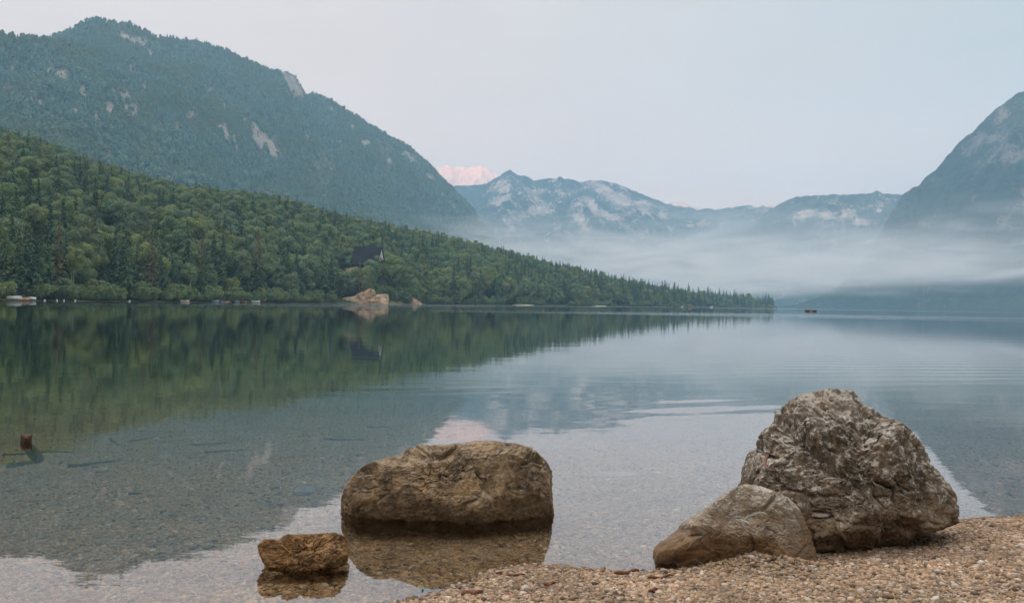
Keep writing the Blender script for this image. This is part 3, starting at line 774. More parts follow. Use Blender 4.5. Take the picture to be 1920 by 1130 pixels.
gx = gx.ravel() + g.uniform(-.45, .45, gx.size) * SP; gy = gy.ravel() + g.uniform(-.45, .45, gy.size) * SP
ra, aa = np.hypot(gx, gy), np.arctan2(gx, gy)
# extra undergrowth along the water and on the chalet knoll
na_ = 950; ua = g.uniform(a0, a1, na_); ur = shore_d(ua) + g.uniform(.5, 10, na_)
nk_ = 330; ka = g.uniform(azel(630, 568)[0], azel(800, 568)[0], nk_); kr = shore_d(ka) + g.uniform(5, 44, nk_)
n_main = len(gx)
aa = np.concatenate([aa, ua, ka]); ra = np.concatenate([ra, ur, kr])
gx, gy = ra * np.sin(aa), ra * np.cos(aa); und = np.arange(len(gx)) >= n_main
sd = shore_d(aa); ce, cd = crest(aa)
ok = (aa > a0) & (aa < a1) & (ra > sd) & (ra < cd + 14)
gx, gy, ra, aa, sd, ce, cd, und = [q[ok] for q in (gx, gy, ra, aa, sd, ce, cd, und)]
s_ = shore_sdf(gx, gy); ok = s_ > 1.6
gx, gy, ra, aa, sd, ce, cd, und = [q[ok] for q in (gx, gy, ra, aa, sd, ce, cd, und)]
zz_ = ground_z(gx, gy, False)
ppx = 960 + F * np.tan(aa)
mixn = noise(P3(gx / 90, gy / 90), 51) + .5 * noise(P3(gx / 30, gy / 30), 52)
for i in range(len(gx)):
    back = ra[i] - sd[i]
    if not und[i] and back > 30 and noise(np.array([[gx[i] / 26, gy[i] / 26, 3.3]]), 57)[0] > .42: continue
    if back < 60 and len(occ) and np.min((occ[:, 0] - gx[i]) ** 2 + (occ[:, 1] - gy[i]) ** 2) < 16: continue
    pc = .25 + .42 * mixn[i] + (.22 if ppx[i] < 330 and back < 70 else 0) + .36 * sstep(800, 1250, ppx[i])
    if g.random() < pc:
        key = ['dense_spruce', 'slim_spruce', 'slim_spruce', 'ragged_spruce'][int(g.integers(4))]
        if g.random() < .035: key = 'brown_spruce'
        sc = g.uniform(.7, 1.3)
    else:
        key = ['round_beech', 'wide_beech', 'tall_ash', 'lumpy_maple', 'round_beech', 'lumpy_maple', 'pale_lime'][int(g.integers(7))]
        if key == 'pale_lime' and g.random() < .55: key = 'wide_beech'
        sc = g.uniform(.75, 1.6)
    if back < 10:
        if g.random() < .7 or back < 6: key, sc = 'shore_bush', g.uniform(.7, 1.5)
        else: sc *= .75
    if und[i]: key, sc = 'shore_bush', g.choice([.45, .6, .8, 1.1, 1.7]) * (1.35 if back > 10 else 1)
    K = KINDS[key]
    # keep the chalet, its terrace and the outcrop open to the lake, and the skyline of the hill
    p_ = ppx[i]; H_ = K['H'] * sc
    lim = CAMZ + ra[i] * math.tan(ce[i] + g.uniform(-.004, .0022)) if back > .45 * (cd[i] - sd[i]) else 1e9
    rch = math.hypot(CH_C[0], CH_C[1])
    if 622 < p_ < 735 and gy[i] < YCL + 5: continue
    if 632 < p_ < 736 and ra[i] < rch + 12:
        if back < 9 and 630 < p_ < 734: continue
        if back < 18 or g.random() < .4: key, sc = 'shore_bush', g.uniform(.9, 1.6); K = KINDS[key]; H_ = K['H'] * sc
        if ra[i] > rch - 12 and 646 < p_ < 722: continue
        lim = min(lim, CAMZ + ra[i] * math.tan(azel(p_, (503 + g.uniform(0, 8) if p_ < 669 else 484 + g.uniform(0, 14)) if 642 < p_ < 722 else 476)[1]))
    if zz_[i] + H_ > lim:
        H_ = lim - zz_[i]; 
        if H_ < 1.3: continue
        if H_ < K['H'] * .38 and K['cat'] == 'tree':
            key = 'shore_bush'; K = KINDS[key]
            if g.random() < .3: continue
        sc = H_ / K['H']
    if key == 'shore_bush' and sc > 2.2: sc = 2.2
    trees.append((gx[i], gy[i], float(zz_[i]), key, sc, float(g.uniform(0, 6.28)), None))
# the 300 that show largest become trees of their own
T_r = np.array([math.hypot(t[0], t[1]) for t in trees]); T_a = np.array([math.atan2(t[0], t[1]) for t in trees])
order = np.argsort(T_r)
nb_ = 2400; run = np.full(nb_, -1.0)
score = np.zeros(len(trees))
for i in order:
    x_, y_, z_, key, sc, _, lab = trees[i]; K = KINDS[key]
    hw = K['hw'] * sc * .8 / T_r[i]
    j0 = int((T_a[i] - hw + .7) / 1.4 * nb_); j1 = int((T_a[i] + hw + .7) / 1.4 * nb_) + 1
    j0, j1 = max(0, j0), min(nb_, max(j1, j0 + 1))
    if j1 <= j0: continue
    top_ = (z_ + K['H'] * sc * .93 - CAMZ) / T_r[i]; low = (z_ - CAMZ) / T_r[i]
    vis = np.maximum(top_ - np.maximum(run[j0:j1], low), 0).mean()
    pxx = 960 + F * math.tan(T_a[i])
    score[i] = vis * hw * (1 if -15 < pxx < 1925 else 0) + (9 if lab else 0)
    run[j0:j1] = np.maximum(run[j0:j1], top_)
best = np.argsort(-score)[:296]
bestset = set(int(b) for b in best)
LAND = [(-50, 'right of the upturned hulls'), (84, 'right of the first buoy'), (243, 'right of the lone buoy'), (347, 'right of the moored boat'), (493, 'right of the orange boat'),
        (680, 'right of the rock outcrop'), (795, 'right of the rusty rock'), (980, 'right of the gravel spit'), (1160, 'near the spit tip')]
ORD = ['first', 'second', 'third', 'fourth', 'fifth', 'sixth', 'seventh', 'eighth', 'ninth', 'tenth', 'eleventh', 'twelfth', 'thirteenth', 'fourteenth', 'fifteenth', 'sixteenth', 'seventeenth', 'eighteenth', 'nineteenth', 'twentieth']
ORD += ['twenty ' + o for o in ORD[:9]] + ['thirtieth'] + ['thirty ' + o for o in ORD[:9]] + ['fortieth'] + ['forty ' + o for o in ORD[:9]]
first_obj = {}
count = {}
for i in sorted(bestset, key=lambda q: T_a[q]):
    x_, y_, z_, key, sc, rot, lab = trees[i]; K = KINDS[key]
    px = 960 + F * math.tan(T_a[i]); back = T_r[i] - float(shore_d(T_a[i]))
    if lab is None:
        zone = [t for p, t in LAND if p <= max(px, -49)][-1]
        row = 'at the water' if back < 11 else ('in front rows' if back < 45 else 'up the slope')
        ck = (K['look'], zone, row); count[ck] = count.get(ck, 0) + 1
        lab = '%s, %s %s %s' % (K['look'], ORD[count[ck] - 1], row, zone)
        if len(lab.split()) > 16:
            lab = '%s, %s one %s %s' % (K['look'].split(' with')[0], ORD[count[ck] - 1], row, zone)
    name = {'tree': 'spruce_tree' if 'spruce' in key else 'broadleaf_tree', 'bush': 'bush'}[K['cat']]
    t = empty(name, (x_, y_, z_), rot); t.scale = (sc, sc, sc)
    tag(t, lab, K['cat'], 'bushes along the far shore' if K['cat'] == 'bush' else 'trees of the wooded hillside')
    c_ = ob('crown', K['crown'], None, t); k_ = ob('trunk', K['trunk'], None, t)
    first_obj.setdefault(key, c_)
kcol = bpy.data.collections.new('tree_kinds'); COL.children.link(kcol)
for key, o in first_obj.items(): kcol.objects.link(o)
names = sorted(first_obj, key=lambda k: first_obj[k].name)
kidx = {k: i for i, k in enumerate(names)}
rest = [trees[i] for i in range(len(trees)) if i not in bestset and trees[i][3] in kidx]
me = bpy.data.meshes.new('forest')
me.vertices.add(len(rest)); me.vertices.foreach_set('co', np.array([t[:3] for t in rest], np.float32).ravel())
a_ = me.attributes.new('kind_index', 'INT', 'POINT'); a_.data.foreach_set('value', np.array([kidx[t[3]] for t in rest], np.int32))
attr(me, 'tree_scale', [t[4] for t in rest]); attr(me, 'tree_turn', [t[5] for t in rest])
fo = ob('forest', me)
tag(fo, 'green mixed forest covering the low hillside behind the lakeshore trees', 'forest', kind='stuff')
gn = bpy.data.node_groups.new('forest', 'GeometryNodeTree')
gn.interface.new_socket('Geometry', in_out='INPUT', socket_type='NodeSocketGeometry')
gn.interface.new_socket('Geometry', in_out='OUTPUT', socket_type='NodeSocketGeometry')
gi = gn.nodes.new('NodeGroupInput'); go = gn.nodes.new('NodeGroupOutput')
ip = gn.nodes.new('GeometryNodeInstanceOnPoints'); ci = gn.nodes.new('GeometryNodeCollectionInfo')
ci.inputs['Collection'].default_value = kcol; ci.inputs['Separate Children'].default_value = True; ci.inputs['Reset Children'].default_value = True
def nattr(n, t):
    q = gn.nodes.new('GeometryNodeInputNamedAttribute'); q.data_type = t; q.inputs['Name'].default_value = n
    return q.outputs['Attribute']
cx = gn.nodes.new('ShaderNodeCombineXYZ')
gl_ = gn.links.new
gl_(gi.outputs[0], ip.inputs['Points']); gl_(ci.outputs[0], ip.inputs['Instance'])
ip.inputs['Pick Instance'].default_value = True
gl_(nattr('kind_index', 'INT'), ip.inputs['Instance Index'])
gl_(nattr('tree_turn', 'FLOAT'), cx.inputs[2]); gl_(cx.outputs[0], ip.inputs['Rotation'])
gl_(nattr('tree_scale', 'FLOAT'), ip.inputs['Scale'])
gl_(ip.outputs[0], go.inputs[0])
md = fo.modifiers.new('forest', 'NODES'); md.node_group = gn
print('TREES', len(trees), len(rest), {k: sum(1 for t in trees if t[3] == k) for k in KEYS})

# ------------------------------------------------------------------ rocks
def plane_px(Y, pts, C, tilt=None):
    """half-spaces through the edges of an outline (clockwise in the photograph) standing at distance Y"""
    W = [at_y(x, y, Y) for x, y in pts]; out = []
    for i in range(len(W)):
        A, B = W[i], W[(i + 1) % len(W)]
        e = B - A; n = np.array([-e[2], 0, e[0]]); n /= np.linalg.norm(n)
        if n @ (A - C) < 0: n = -n
        t = R((tilt or {}).get(i, 0))
        n = np.array([n[0] * math.cos(t), -math.sin(t), n[2] * math.cos(t)])
        out.append((n, n @ (A - C)))
    return out
def star_rock(C, planes, k, sub, size, seed, lump=.05, facet=.03, crack=.02, grain=.006, cell=.3, lobes=(), strata=0.0, cuts=None):
    D, T = ico(sub)
    acc = np.zeros(len(D))
    for n, d in planes:
        q = D @ (np.asarray(n) / np.linalg.norm(n)); acc += np.where(q > 1e-3, np.maximum(q, 1e-3) / d, 0) ** k
    r = acc ** (-1 / k)
    for (lc, lr) in lobes:              # knobs swelling out of the body
        lc = np.asarray(lc) - C; b = D @ lc; c2 = lc @ lc
        disc = b * b - c2 + lr * lr
        hit = np.where(disc > 0, b + np.sqrt(np.maximum(disc, 0)), 0)
        r = np.where(hit > r, np.log(np.exp(12 * r / size) + np.exp(12 * hit / size)) / 12 * size, r)
    gc = np.random.default_rng(seed + 500)      # flat broken faces: slice chips off with random planes
    for _ in range(cuts[0] if cuts else 0):
        n = gc.normal(size=3); n[1] = -abs(n[1]) if gc.random() < .7 else n[1]; n /= np.linalg.norm(n)
        q = D @ n; s_ = (q * r).max() * gc.uniform(cuts[1], cuts[2])
        r = np.where(q > .05, np.minimum(r, s_ / np.maximum(q, .05)), r)
    P = D * r[:, None]
    wp = P + .12 * size * np.stack([fbm(P / size * 2.2, 3, seed + s_) for s_ in (1, 11, 21)], -1)
    F1, F2, ID = worley(wp / (cell * size) + seed, seed)
    edge = F2 - F1
    r = r + size * lump * fbm(P / size * 1.6 + seed, 3, seed + 2)
    r = r + size * facet * (ID - .5) * sstep(.0, .16, edge)
    cm = sstep(-.1, .35, fbm(P / size * 1.9 + 3, 2, seed + 30))
    r = r - size * crack * np.exp(-(edge / .07) ** 2) * cm
    F1b, F2b, IDb = worley(wp / (cell * .33 * size) + 5, seed + 7)
    r = r + size * facet * .35 * (IDb - .5) * sstep(0, .2, F2b - F1b)
    r = r - size * crack * .35 * np.exp(-((F2b - F1b) / .09) ** 2) * sstep(0, .4, fbm(P / size * 2.6 + 8, 2, seed + 31))
    r = r + size * grain * 2.2 * (ridged(P / size * 9, 4, seed + 4) - .4) + size * grain * fbm(P / size * 26, 4, seed + 5)
    pit = np.clip(fbm(P / size * 17, 3, seed + 9) - .28, 0, 1)
    r = r - size * grain * 5 * pit
    if strata: r = r + size * strata * fbm(np.stack([P[:, 0] * 1.5, P[:, 1] * 1.5, P[:, 2] * 16], 1) / size, 3, seed + 6)
    return C + D * r[:, None], T
def fit_outline(V, C, pts, nb=180):
    """push the rock's rim out or in about its own centre until its contour follows the outline"""
    pts = np.array(pts, float); c = np.array(project(C)).ravel()
    px, py = project(V); th = np.arctan2(py - c[1], px - c[0]); rr_ = np.hypot(px - c[0], py - c[1])
    b = ((th + math.pi) / (2 * math.pi) * nb).astype(int) % nb
    act = np.zeros(nb); np.maximum.at(act, b, rr_)
    tgt = np.full(nb, 0.0)
    for i in range(nb):
        a = -math.pi + (i + .5) / nb * 2 * math.pi; d = np.array([math.cos(a), math.sin(a)])
        for p, q in zip(pts, np.roll(pts, -1, 0)):
            e = q - p; den = d[0] * e[1] - d[1] * e[0]
            if abs(den) < 1e-9: continue
            w_ = p - c; t = (w_[0] * e[1] - w_[1] * e[0]) / den; s_ = (w_[0] * d[1] - w_[1] * d[0]) / den
            if t > 0 and -1e-6 <= s_ <= 1 + 1e-6: tgt[i] = max(tgt[i], t)
    ratio = np.where((act > 1) & (tgt > 1), tgt / np.maximum(act, 1), 1.0)
    ratio = .25 * np.roll(ratio, 1) + .5 * ratio + .25 * np.roll(ratio, -1)
    u = (th + math.pi) / (2 * math.pi) * nb - .5
    i0 = np.floor(u).astype(int); f = u - i0
    k = ratio[i0 % nb] * (1 - f) + ratio[(i0 + 1) % nb] * f
    W = V.copy(); W[:, 0] = C[0] + (V[:, 0] - C[0]) * k; W[:, 2] = C[2] + (V[:, 2] - C[2]) * k
    return W
def zoomed(ox, oy, sc, pts): return [(ox + x / sc, oy + y / sc) for x, y in pts]
def rock_mat(name, dark, mid, warm, pale, low, sc, lowz=(.05, .35), palef=.5, warmf=.5, upf=.7, lowf=.8):
    m = Mat(name); pos = m.geo(); nz = m.n('ShaderNodeSeparateXYZ', {0: m.geo('Normal')}).outputs[2]; z = m.n('ShaderNodeSeparateXYZ', {0: pos}).outputs[2]
    n1 = m.noise(pos, 3.2 * sc, 7, .68, .5); n2 = m.noise(pos, 11 * sc, 6, .7, .4); n3 = m.noise(pos, 48 * sc, 5, .7); n4 = m.noise(m.scale(pos, (1, 1, .45)), 6 * sc, 6, .7, .8)
    c = m.mix(m.mr(n1, .36, .62), rgb(*dark), rgb(*mid))
    c = m.mix(m.math('MULTIPLY', m.mr(n4, .46, .64), warmf), c, rgb(*warm))
    c = m.mix(m.math('MULTIPLY', m.mr(n2, .50, .68), .55), c, rgb(*[x * .45 for x in dark]))
    lich = m.math('MULTIPLY', m.mr(m.math('ADD', n2, m.math('MULTIPLY', n3, .5)), .76, .92), palef)
    c = m.mix(lich, c, rgb(*pale))
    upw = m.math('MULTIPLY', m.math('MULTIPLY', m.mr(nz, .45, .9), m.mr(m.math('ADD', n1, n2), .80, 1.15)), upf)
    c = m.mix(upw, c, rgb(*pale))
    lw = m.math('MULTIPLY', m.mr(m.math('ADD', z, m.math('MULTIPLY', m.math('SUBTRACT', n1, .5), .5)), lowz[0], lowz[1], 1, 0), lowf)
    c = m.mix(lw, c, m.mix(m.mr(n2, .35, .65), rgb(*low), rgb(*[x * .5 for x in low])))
    c = m.mix(m.math('MULTIPLY', m.mr(n3, .25, .75), .5), c, m.mix(.5, c, rgb(.03, .025, .02)))
    spk = m.noise(pos, 26 * sc, 4, .75)
    c = m.mix(m.math('MULTIPLY', m.mr(spk, .55, .65), .6), c, rgb(*[x * .4 for x in dark]))
    c = m.mix(m.math('MULTIPLY', m.mr(spk, .42, .34), .22 * palef), c, rgb(*pale))
    h = m.math('ADD', m.math('MULTIPLY', n2, .5), m.math('MULTIPLY', n3, .35))
    h = m.math('ADD', h, m.math('MULTIPLY', m.noise(pos, 160 * sc, 3, .7), .12))
    b = m.bump(h, .035 / sc, .9)
    return m.bsdf(c, .88, b, .22)

# the big boulder at the water's edge
YB = 5.60
CB = at_y(1600, 905, YB)
out_b = [(1395, 1000), (1392, 890), (1418, 822), (1452, 770), (1500, 738), (1560, 725), (1600, 733), (1640, 766), (1702, 792), (1745, 845), (1786, 912), (1803, 962), (1760, 1000), (1690, 1034), (1560, 1047), (1470, 1040)]
pl = plane_px(YB, out_b, CB, {3: -12, 4: -20, 5: -25, 6: 0})
pl += [(np.array([-.30, -.90, .22]), .37), (np.array([.52, -.80, .30]), .40), (np.array([0, -.93, -.22]), .42), (np.array([-.1, -.62, .78]), .40), (np.array([.0, 1, .15]), .45), (np.array([.4, .9, .3]), .45), (np.array([.15, -.8, -.6]), .42)]
V, T = star_rock(CB, pl, 60, 8, .62, 5, .028, .10, .125, .0125, .46, cuts=(18, .87, .97))
V = fit_outline(V, CB, zoomed(1180, 700, 2.8235, [(560, 700), (590, 585), (600, 540), (610, 500), (640, 430), (690, 420), (700, 320), (740, 292), (770, 270), (775, 200), (800, 170), (850, 130), (900, 100), (960, 95), (1050, 70), (1130, 80), (1180, 78), (1200, 110), (1240, 160), (1300, 185), (1340, 220), (1400, 240), (1440, 255), (1490, 290), (1530, 340), (1570, 400), (1600, 470), (1660, 540), (1700, 590), (1740, 650), (1755, 740), (1740, 800), (1650, 830), (1560, 855), (1470, 890), (1300, 925), (1150, 950), (1020, 940), (940, 930), (700, 900)]))
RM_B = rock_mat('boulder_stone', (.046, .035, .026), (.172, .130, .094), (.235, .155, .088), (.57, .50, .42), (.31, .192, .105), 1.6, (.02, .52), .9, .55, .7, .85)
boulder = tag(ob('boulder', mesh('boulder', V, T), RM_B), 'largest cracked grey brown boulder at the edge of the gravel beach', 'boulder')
V_BIG, T_BIG = V, T
# the leaning smooth boulder before it
YS = 5.12
CS = at_y(1400, 990, YS)
out_s = [(1222, 1050), (1232, 1020), (1275, 985), (1330, 945), (1385, 910), (1425, 905), (1465, 920), (1495, 948), (1516, 992), (1535, 1045), (1500, 1085), (1300, 1085), (1235, 1072)]
pl = plane_px(YS, out_s, CS, {2: -14, 3: -18, 4: -20, 5: -10})
pl += [(np.array([-.2, -.8, .55]), .19), (np.array([.35, -.9, .25]), .21), (np.array([-.25, -.9, -.35]), .20), (np.array([0, 1, .2]), .24), (np.array([.2, .8, .6]), .24)]
V, T = star_rock(CS, pl, 30, 8, .44, 19, .045, .045, .07, .009, .75, cuts=(14, .92, .985))
V = fit_outline(V, CS, zoomed(1180, 700, 2.8235, [(113, 965), (150, 910), (220, 860), (258, 835), (265, 800), (320, 760), (400, 710), (480, 650), (560, 600), (620, 583), (700, 595), (780, 625), (850, 660), (900, 710), (930, 770), (960, 850), (1000, 960), (980, 1040), (800, 1080), (560, 1080), (420, 1060), (300, 1045), (240, 1025), (150, 1010)]))
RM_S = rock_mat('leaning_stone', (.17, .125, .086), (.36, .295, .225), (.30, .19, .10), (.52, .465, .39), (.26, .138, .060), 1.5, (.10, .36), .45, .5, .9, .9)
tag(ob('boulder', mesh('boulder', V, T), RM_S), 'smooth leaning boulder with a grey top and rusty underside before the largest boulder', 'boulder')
# the block standing in the shallow water
YK = 6.32
CK = at_y(842, 905, YK)
out_k = [(636, 985), (640, 930), (652, 892), (690, 856), (775, 833), (905, 824), (985, 830), (1018, 850), (1036, 890), (1040, 930), (1040, 1000), (840, 1040)]
pl = plane_px(YK + .12, out_k, CK, {2: -10, 3: -22, 4: -26, 5: -24, 6: -10})
pl += [(np.array([0.02, -.97, .20]), .34), (np.array([-.35, -.9, .15]), .46), (np.array([.5, -.85, .1]), .47), (np.array([0, 1, .1]), .40), (np.array([.0, -.70, .72]), .345), (np.array([-.1, -.9, -.35]), .36)]
for nx_ in (-.25, .05, .3):
    n_ = np.array([nx_, -.55, -.80]); n_ /= np.linalg.norm(n_); pl.append((n_, float(n_ @ (np.array([CK[0] + nx_ * .5, YK - .30, -.01]) - CK))))
V, T = star_rock(CK, pl, 60, 8, .62, 27, .025, .045, .075, .012, .48, strata=.008, cuts=(20, .88, .97))
V = fit_outline(V, CK, zoomed(460, 800, 3.0968, [(543, 520), (550, 440), (560, 390), (590, 320), (640, 260), (690, 215), (780, 180), (880, 155), (930, 130), (1000, 100), (1150, 100), (1250, 90), (1350, 75), (1430, 75), (1500, 85), (1600, 95), (1660, 110), (1720, 165), (1760, 215), (1785, 260), (1785, 400), (1795, 480), (1792, 560), (1700, 640), (1200, 690), (700, 640)]))
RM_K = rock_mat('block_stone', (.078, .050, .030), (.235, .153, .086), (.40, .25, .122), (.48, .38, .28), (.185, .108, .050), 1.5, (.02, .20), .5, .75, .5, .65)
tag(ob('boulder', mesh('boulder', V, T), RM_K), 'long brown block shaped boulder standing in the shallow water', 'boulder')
# the small rust coloured rock
YO = 5.05
CO = at_y(570, 1032, YO)
out_o = [(486, 1022), (500, 1006), (545, 1001), (600, 998), (642, 1000), (656, 1016), (652, 1050), (600, 1085), (510, 1085), (490, 1060)]
pl = plane_px(YO, out_o, CO, {1: -20, 2: -25, 3: -20})
pl += [(np.array([0, -.95, .25]), .10), (np.array([.1, -.75, .65]), .10), (np.array([0, 1, .2]), .13)]
n_ = np.array([0, -.6, -.8]); pl.append((n_, float(n_ @ (np.array([CO[0], YO - .11, -.012]) - CO))))
V, T = star_rock(CO, pl, 30, 7, .24, 33, .10, .12, .07, .04, .36, cuts=(14, .85, .96))
V = fit_outline(V, CO, zoomed(460, 800, 3.0968, [(65, 690), (90, 655), (150, 645), (180, 655), (240, 620), (330, 622), (450, 615), (520, 608), (570, 625), (600, 670), (608, 730), (590, 800), (450, 850), (300, 860), (130, 830), (85, 750)]))
RM_O = rock_mat('rusty_stone', (.10, .050, .022), (.27, .135, .048), (.42, .225, .075), (.45, .29, .16), (.17, .088, .034), 3.5, (-.02, .05), .45, .7, .4, .7)
tag(ob('rock', mesh('rock', V, T), RM_O), 'small rough rust coloured rock in the shallows left of the block boulder', 'rock')

# pale cliffs on the far shore
def cliff(name, out, Y, dep, seed, mat, label, tilt=None):
    xs = [p[0] for p in out]; ys = [p[1] for p in out]
    C = at_y(sum(xs) / len(xs), (min(ys) + max(ys)) / 2 + 3, Y)
    sz = (max(xs) - min(xs)) / F * Y * .5
    pl = plane_px(Y, out, C, tilt) + [(np.array([-.2, -.9, .35]), dep), (np.array([.4, -.85, .3]), dep), (np.array([0, 1, 0]), dep)]
    V, T = star_rock(C, pl, 14, 6, sz, seed, .03, .05, .05, .02, .34)
    V = fit_outline(V, C, out, 120)
    return tag(ob(name, mesh(name, V, T, smooth=False), mat), label, 'rock')
m = Mat('cliff_stone'); pos = m.geo()
n1 = m.noise(m.scale(pos, (1, 1, .5)), .35, 7, .7, .6); n2 = m.noise(pos, .9, 6, .7)
c = m.mix(m.mr(n1, .38, .6), rgb(.30, .18, .10), rgb(.56, .41, .28)); c = m.mix(m.mr(n2, .58, .66), c, rgb(.10, .08, .05))
MAT_CLIFF = m.bsdf(c, .9, m.bump(n2, .6, 1.0), .15)
a_ = azel(680, 568)[0]; YC = float(shore_d(a_)) * math.cos(a_) + 1
cliff('cliff', [(626, 574), (634, 560), (646, 557), (662, 556), (672, 549), (682, 546), (692, 540), (700, 543), (708, 552), (714, 560), (722, 556), (729, 548), (731, 574)], YC, 4.0, 71, MAT_CLIFF, 'pale bare rock outcrop at the waterline below the chalet')
a_ = azel(770, 568)[0]; YC2 = float(shore_d(a_)) * math.cos(a_) + 3
cliff('cliff', [(752, 575), (760, 562), (772, 556), (780, 560), (795, 572), (795, 578)], YC2, 3.0, 75, MAT_CLIFF, 'small rust and cream rock at the waterline right of the big pale outcrop')

# ------------------------------------------------------------------ chalet on its knoll
ch = empty('chalet', (CH_C[0], CH_C[1], kz(CH_C[0], CH_C[1])), R(-13))
tag(ch, 'big chalet with a steep dark roof and white gable among the trees', 'house')
dz0 = CH_C[2] + 1.0 - ch.location.z
Wd, Dp, Ev, Rg = 11.2, 7.4, 2.6, 15.6
MAT_WALL = plain('white_render', (.52, .50, .47), .8, .06, .4); MAT_WOOD = plain('dark_timber', (.045, .03, .022), .8, .3, .8)
m = Mat('slate'); pos = m.obj()
br_ = m.n('ShaderNodeTexBrick', {'Vector': m.scale(pos, (1, 1, 1)), 'Color1': rgb(.019, .019, .026), 'Color2': rgb(.028, .027, .034), 'Mortar': rgb(.013, .013, .017), 'Scale': 1.0, 'Brick Width': .6, 'Row Height': .4})
MAT_SLATE = m.bsdf(m.mix(.5, br_.outputs[0], m.mix(m.noise(pos, .3, 4), rgb(.018, .018, .025), rgb(.030, .029, .036))), .9, None, .1)
z0 = dz0
V = np.array([[-Wd + .6, -Dp + 1, z0 - 6], [Wd - .6, -Dp + 1, z0 - 6], [Wd - .6, Dp - 1, z0 - 6], [-Wd + .6, Dp - 1, z0 - 6], [-Wd + .6, -Dp + 1, z0 + Ev], [Wd - .6, -Dp + 1, z0 + Ev], [Wd - .6, Dp - 1, z0 + Ev], [-Wd + .6, Dp - 1, z0 + Ev], [-Wd + .6, 0, z0 + Rg - .9], [Wd - .6, 0, z0 + Rg - .9]])
ob('wall', mesh('wall', V, [np.array([[0, 1, 5, 4], [1, 2, 6, 5], [2, 3, 7, 6], [3, 0, 4, 7]]), np.array([[5, 6, 9], [7, 4, 8]])], False), MAT_WOOD, ch)
ob('gable', mesh('gable', *join([(np.array([[Wd - .57, -Dp + 1.6, z0 + 3.6], [Wd - .57, Dp - 1.6, z0 + 3.6], [Wd - .57, 0, z0 + Rg - 1.4], [Wd - .7, -Dp + 1.6, z0 + 3.6], [Wd - .7, Dp - 1.6, z0 + 3.6], [Wd - .7, 0, z0 + Rg - 1.4]]), [np.array([[0, 1, 2], [5, 4, 3]]), np.array([[0, 3, 4, 1], [1, 4, 5, 2], [2, 5, 3, 0]])])]), smooth=False), MAT_WALL, ch)
def roof_side(sg):
    th = .35
    a = np.array([[-Wd, sg * (Dp + .3), z0 + Ev - 1.2], [Wd, sg * (Dp + .3), z0 + Ev - 1.2], [Wd, 0, z0 + Rg], [-Wd, 0, z0 + Rg]]); b = a - np.array([0, 0, th])
    return np.concatenate([a, b]), [np.array([[0, 1, 2, 3], [7, 6, 5, 4], [0, 4, 5, 1], [1, 5, 6, 2], [2, 6, 7, 3], [3, 7, 4, 0]])]
ob('roof', mesh('roof', *join([roof_side(-1), roof_side(1)]), smooth=False), MAT_SLATE, ch)
ob('balcony', mesh('balcony', *join([box(Wd - .6, Wd + .9, -3.6, 3.6, z0 + 4.1, z0 + 4.4), box(Wd + .75, Wd + .9, -3.6, 3.6, z0 + 4.4, z0 + 5.4)]), smooth=False), MAT_WOOD, ch)
for yy in (-2.2, .6):
    wn = ob('window', mesh('window', *box(Wd - .56, Wd - .5, yy, yy + 1.5, z0 + 5.2, z0 + 7.2), smooth=False), plain('glass_dark', (.03, .035, .04), .1), ch)
ob('gable_boards', mesh('gable_boards', *join([box(Wd - .59, Wd - .45, -5.2, 5.2, z0 - 1.5, z0 + 4.0)]), smooth=False), MAT_WOOD, ch)
tw = [at_y(x, y, CH_C[1] - 12) for x, y in ((649, 505), (668, 499))]
zt0 = tw[0][2]
parts = []
for i_, (dx_, wd_, tp) in enumerate([(0, 2.2, .8), (2.1, 2.0, 1.6), (4.0, 2.4, 2.4), (6.2, 2.0, 2.9)]):
    parts.append(box(tw[0][0] + dx_, tw[0][0] + dx_ + wd_ + .12, tw[0][1] - .2 * i_, tw[0][1] + 1.2, zt0 - 4.5, zt0 + tp * .8))
tag(ob('terrace_wall', mesh('terrace_wall', *join(parts), smooth=False), MAT_CLIFF), 'pale stepped stone terrace wall below the left end of the chalet roof', 'wall')

# ------------------------------------------------------------------ boats and buoys
def hull(Lh, B, D, n=15, mth=9, th=.035):
    us = np.linspace(-1, 1, n); V = []
    for sgn, off in ((1, 0), (1, th)):
        for u in us:
            wdt = (B / 2) * (1 - abs(u) ** 2.6 * (1.0 if u > 0 else .55)) - off; wdt = max(wdt, .015)
            sheer = D * (1 + .22 * u * u) - (0 if off == 0 else 0.0)
            keel = (.10 * D * abs(u) ** 3) + off
            for k in range(mth):
                a = -math.pi / 2 + math.pi * k / (mth - 1)
                V.append((u * Lh / 2, wdt * math.copysign(abs(math.sin(a)) ** .75, math.sin(a)), keel + (sheer - keel) * (1 - abs(math.cos(a)) ** .8)))
    V = np.array(V); o_ = n * mth
    f1 = grid_faces(n, mth); f2 = f1[:, ::-1] + o_
    rimf = []
    for i in range(n - 1):
        for k in (0, mth - 1):
            a, b = i * mth + k, (i + 1) * mth + k
            rimf.append([a, b, b + o_, a + o_])
    for i in (0, n - 1):
        for k in range(mth - 1):
            a, b = i * mth + k, i * mth + k + 1
            rimf.append([a, b, b + o_, a + o_])
    return V, [f1, f2, np.array(rimf)]
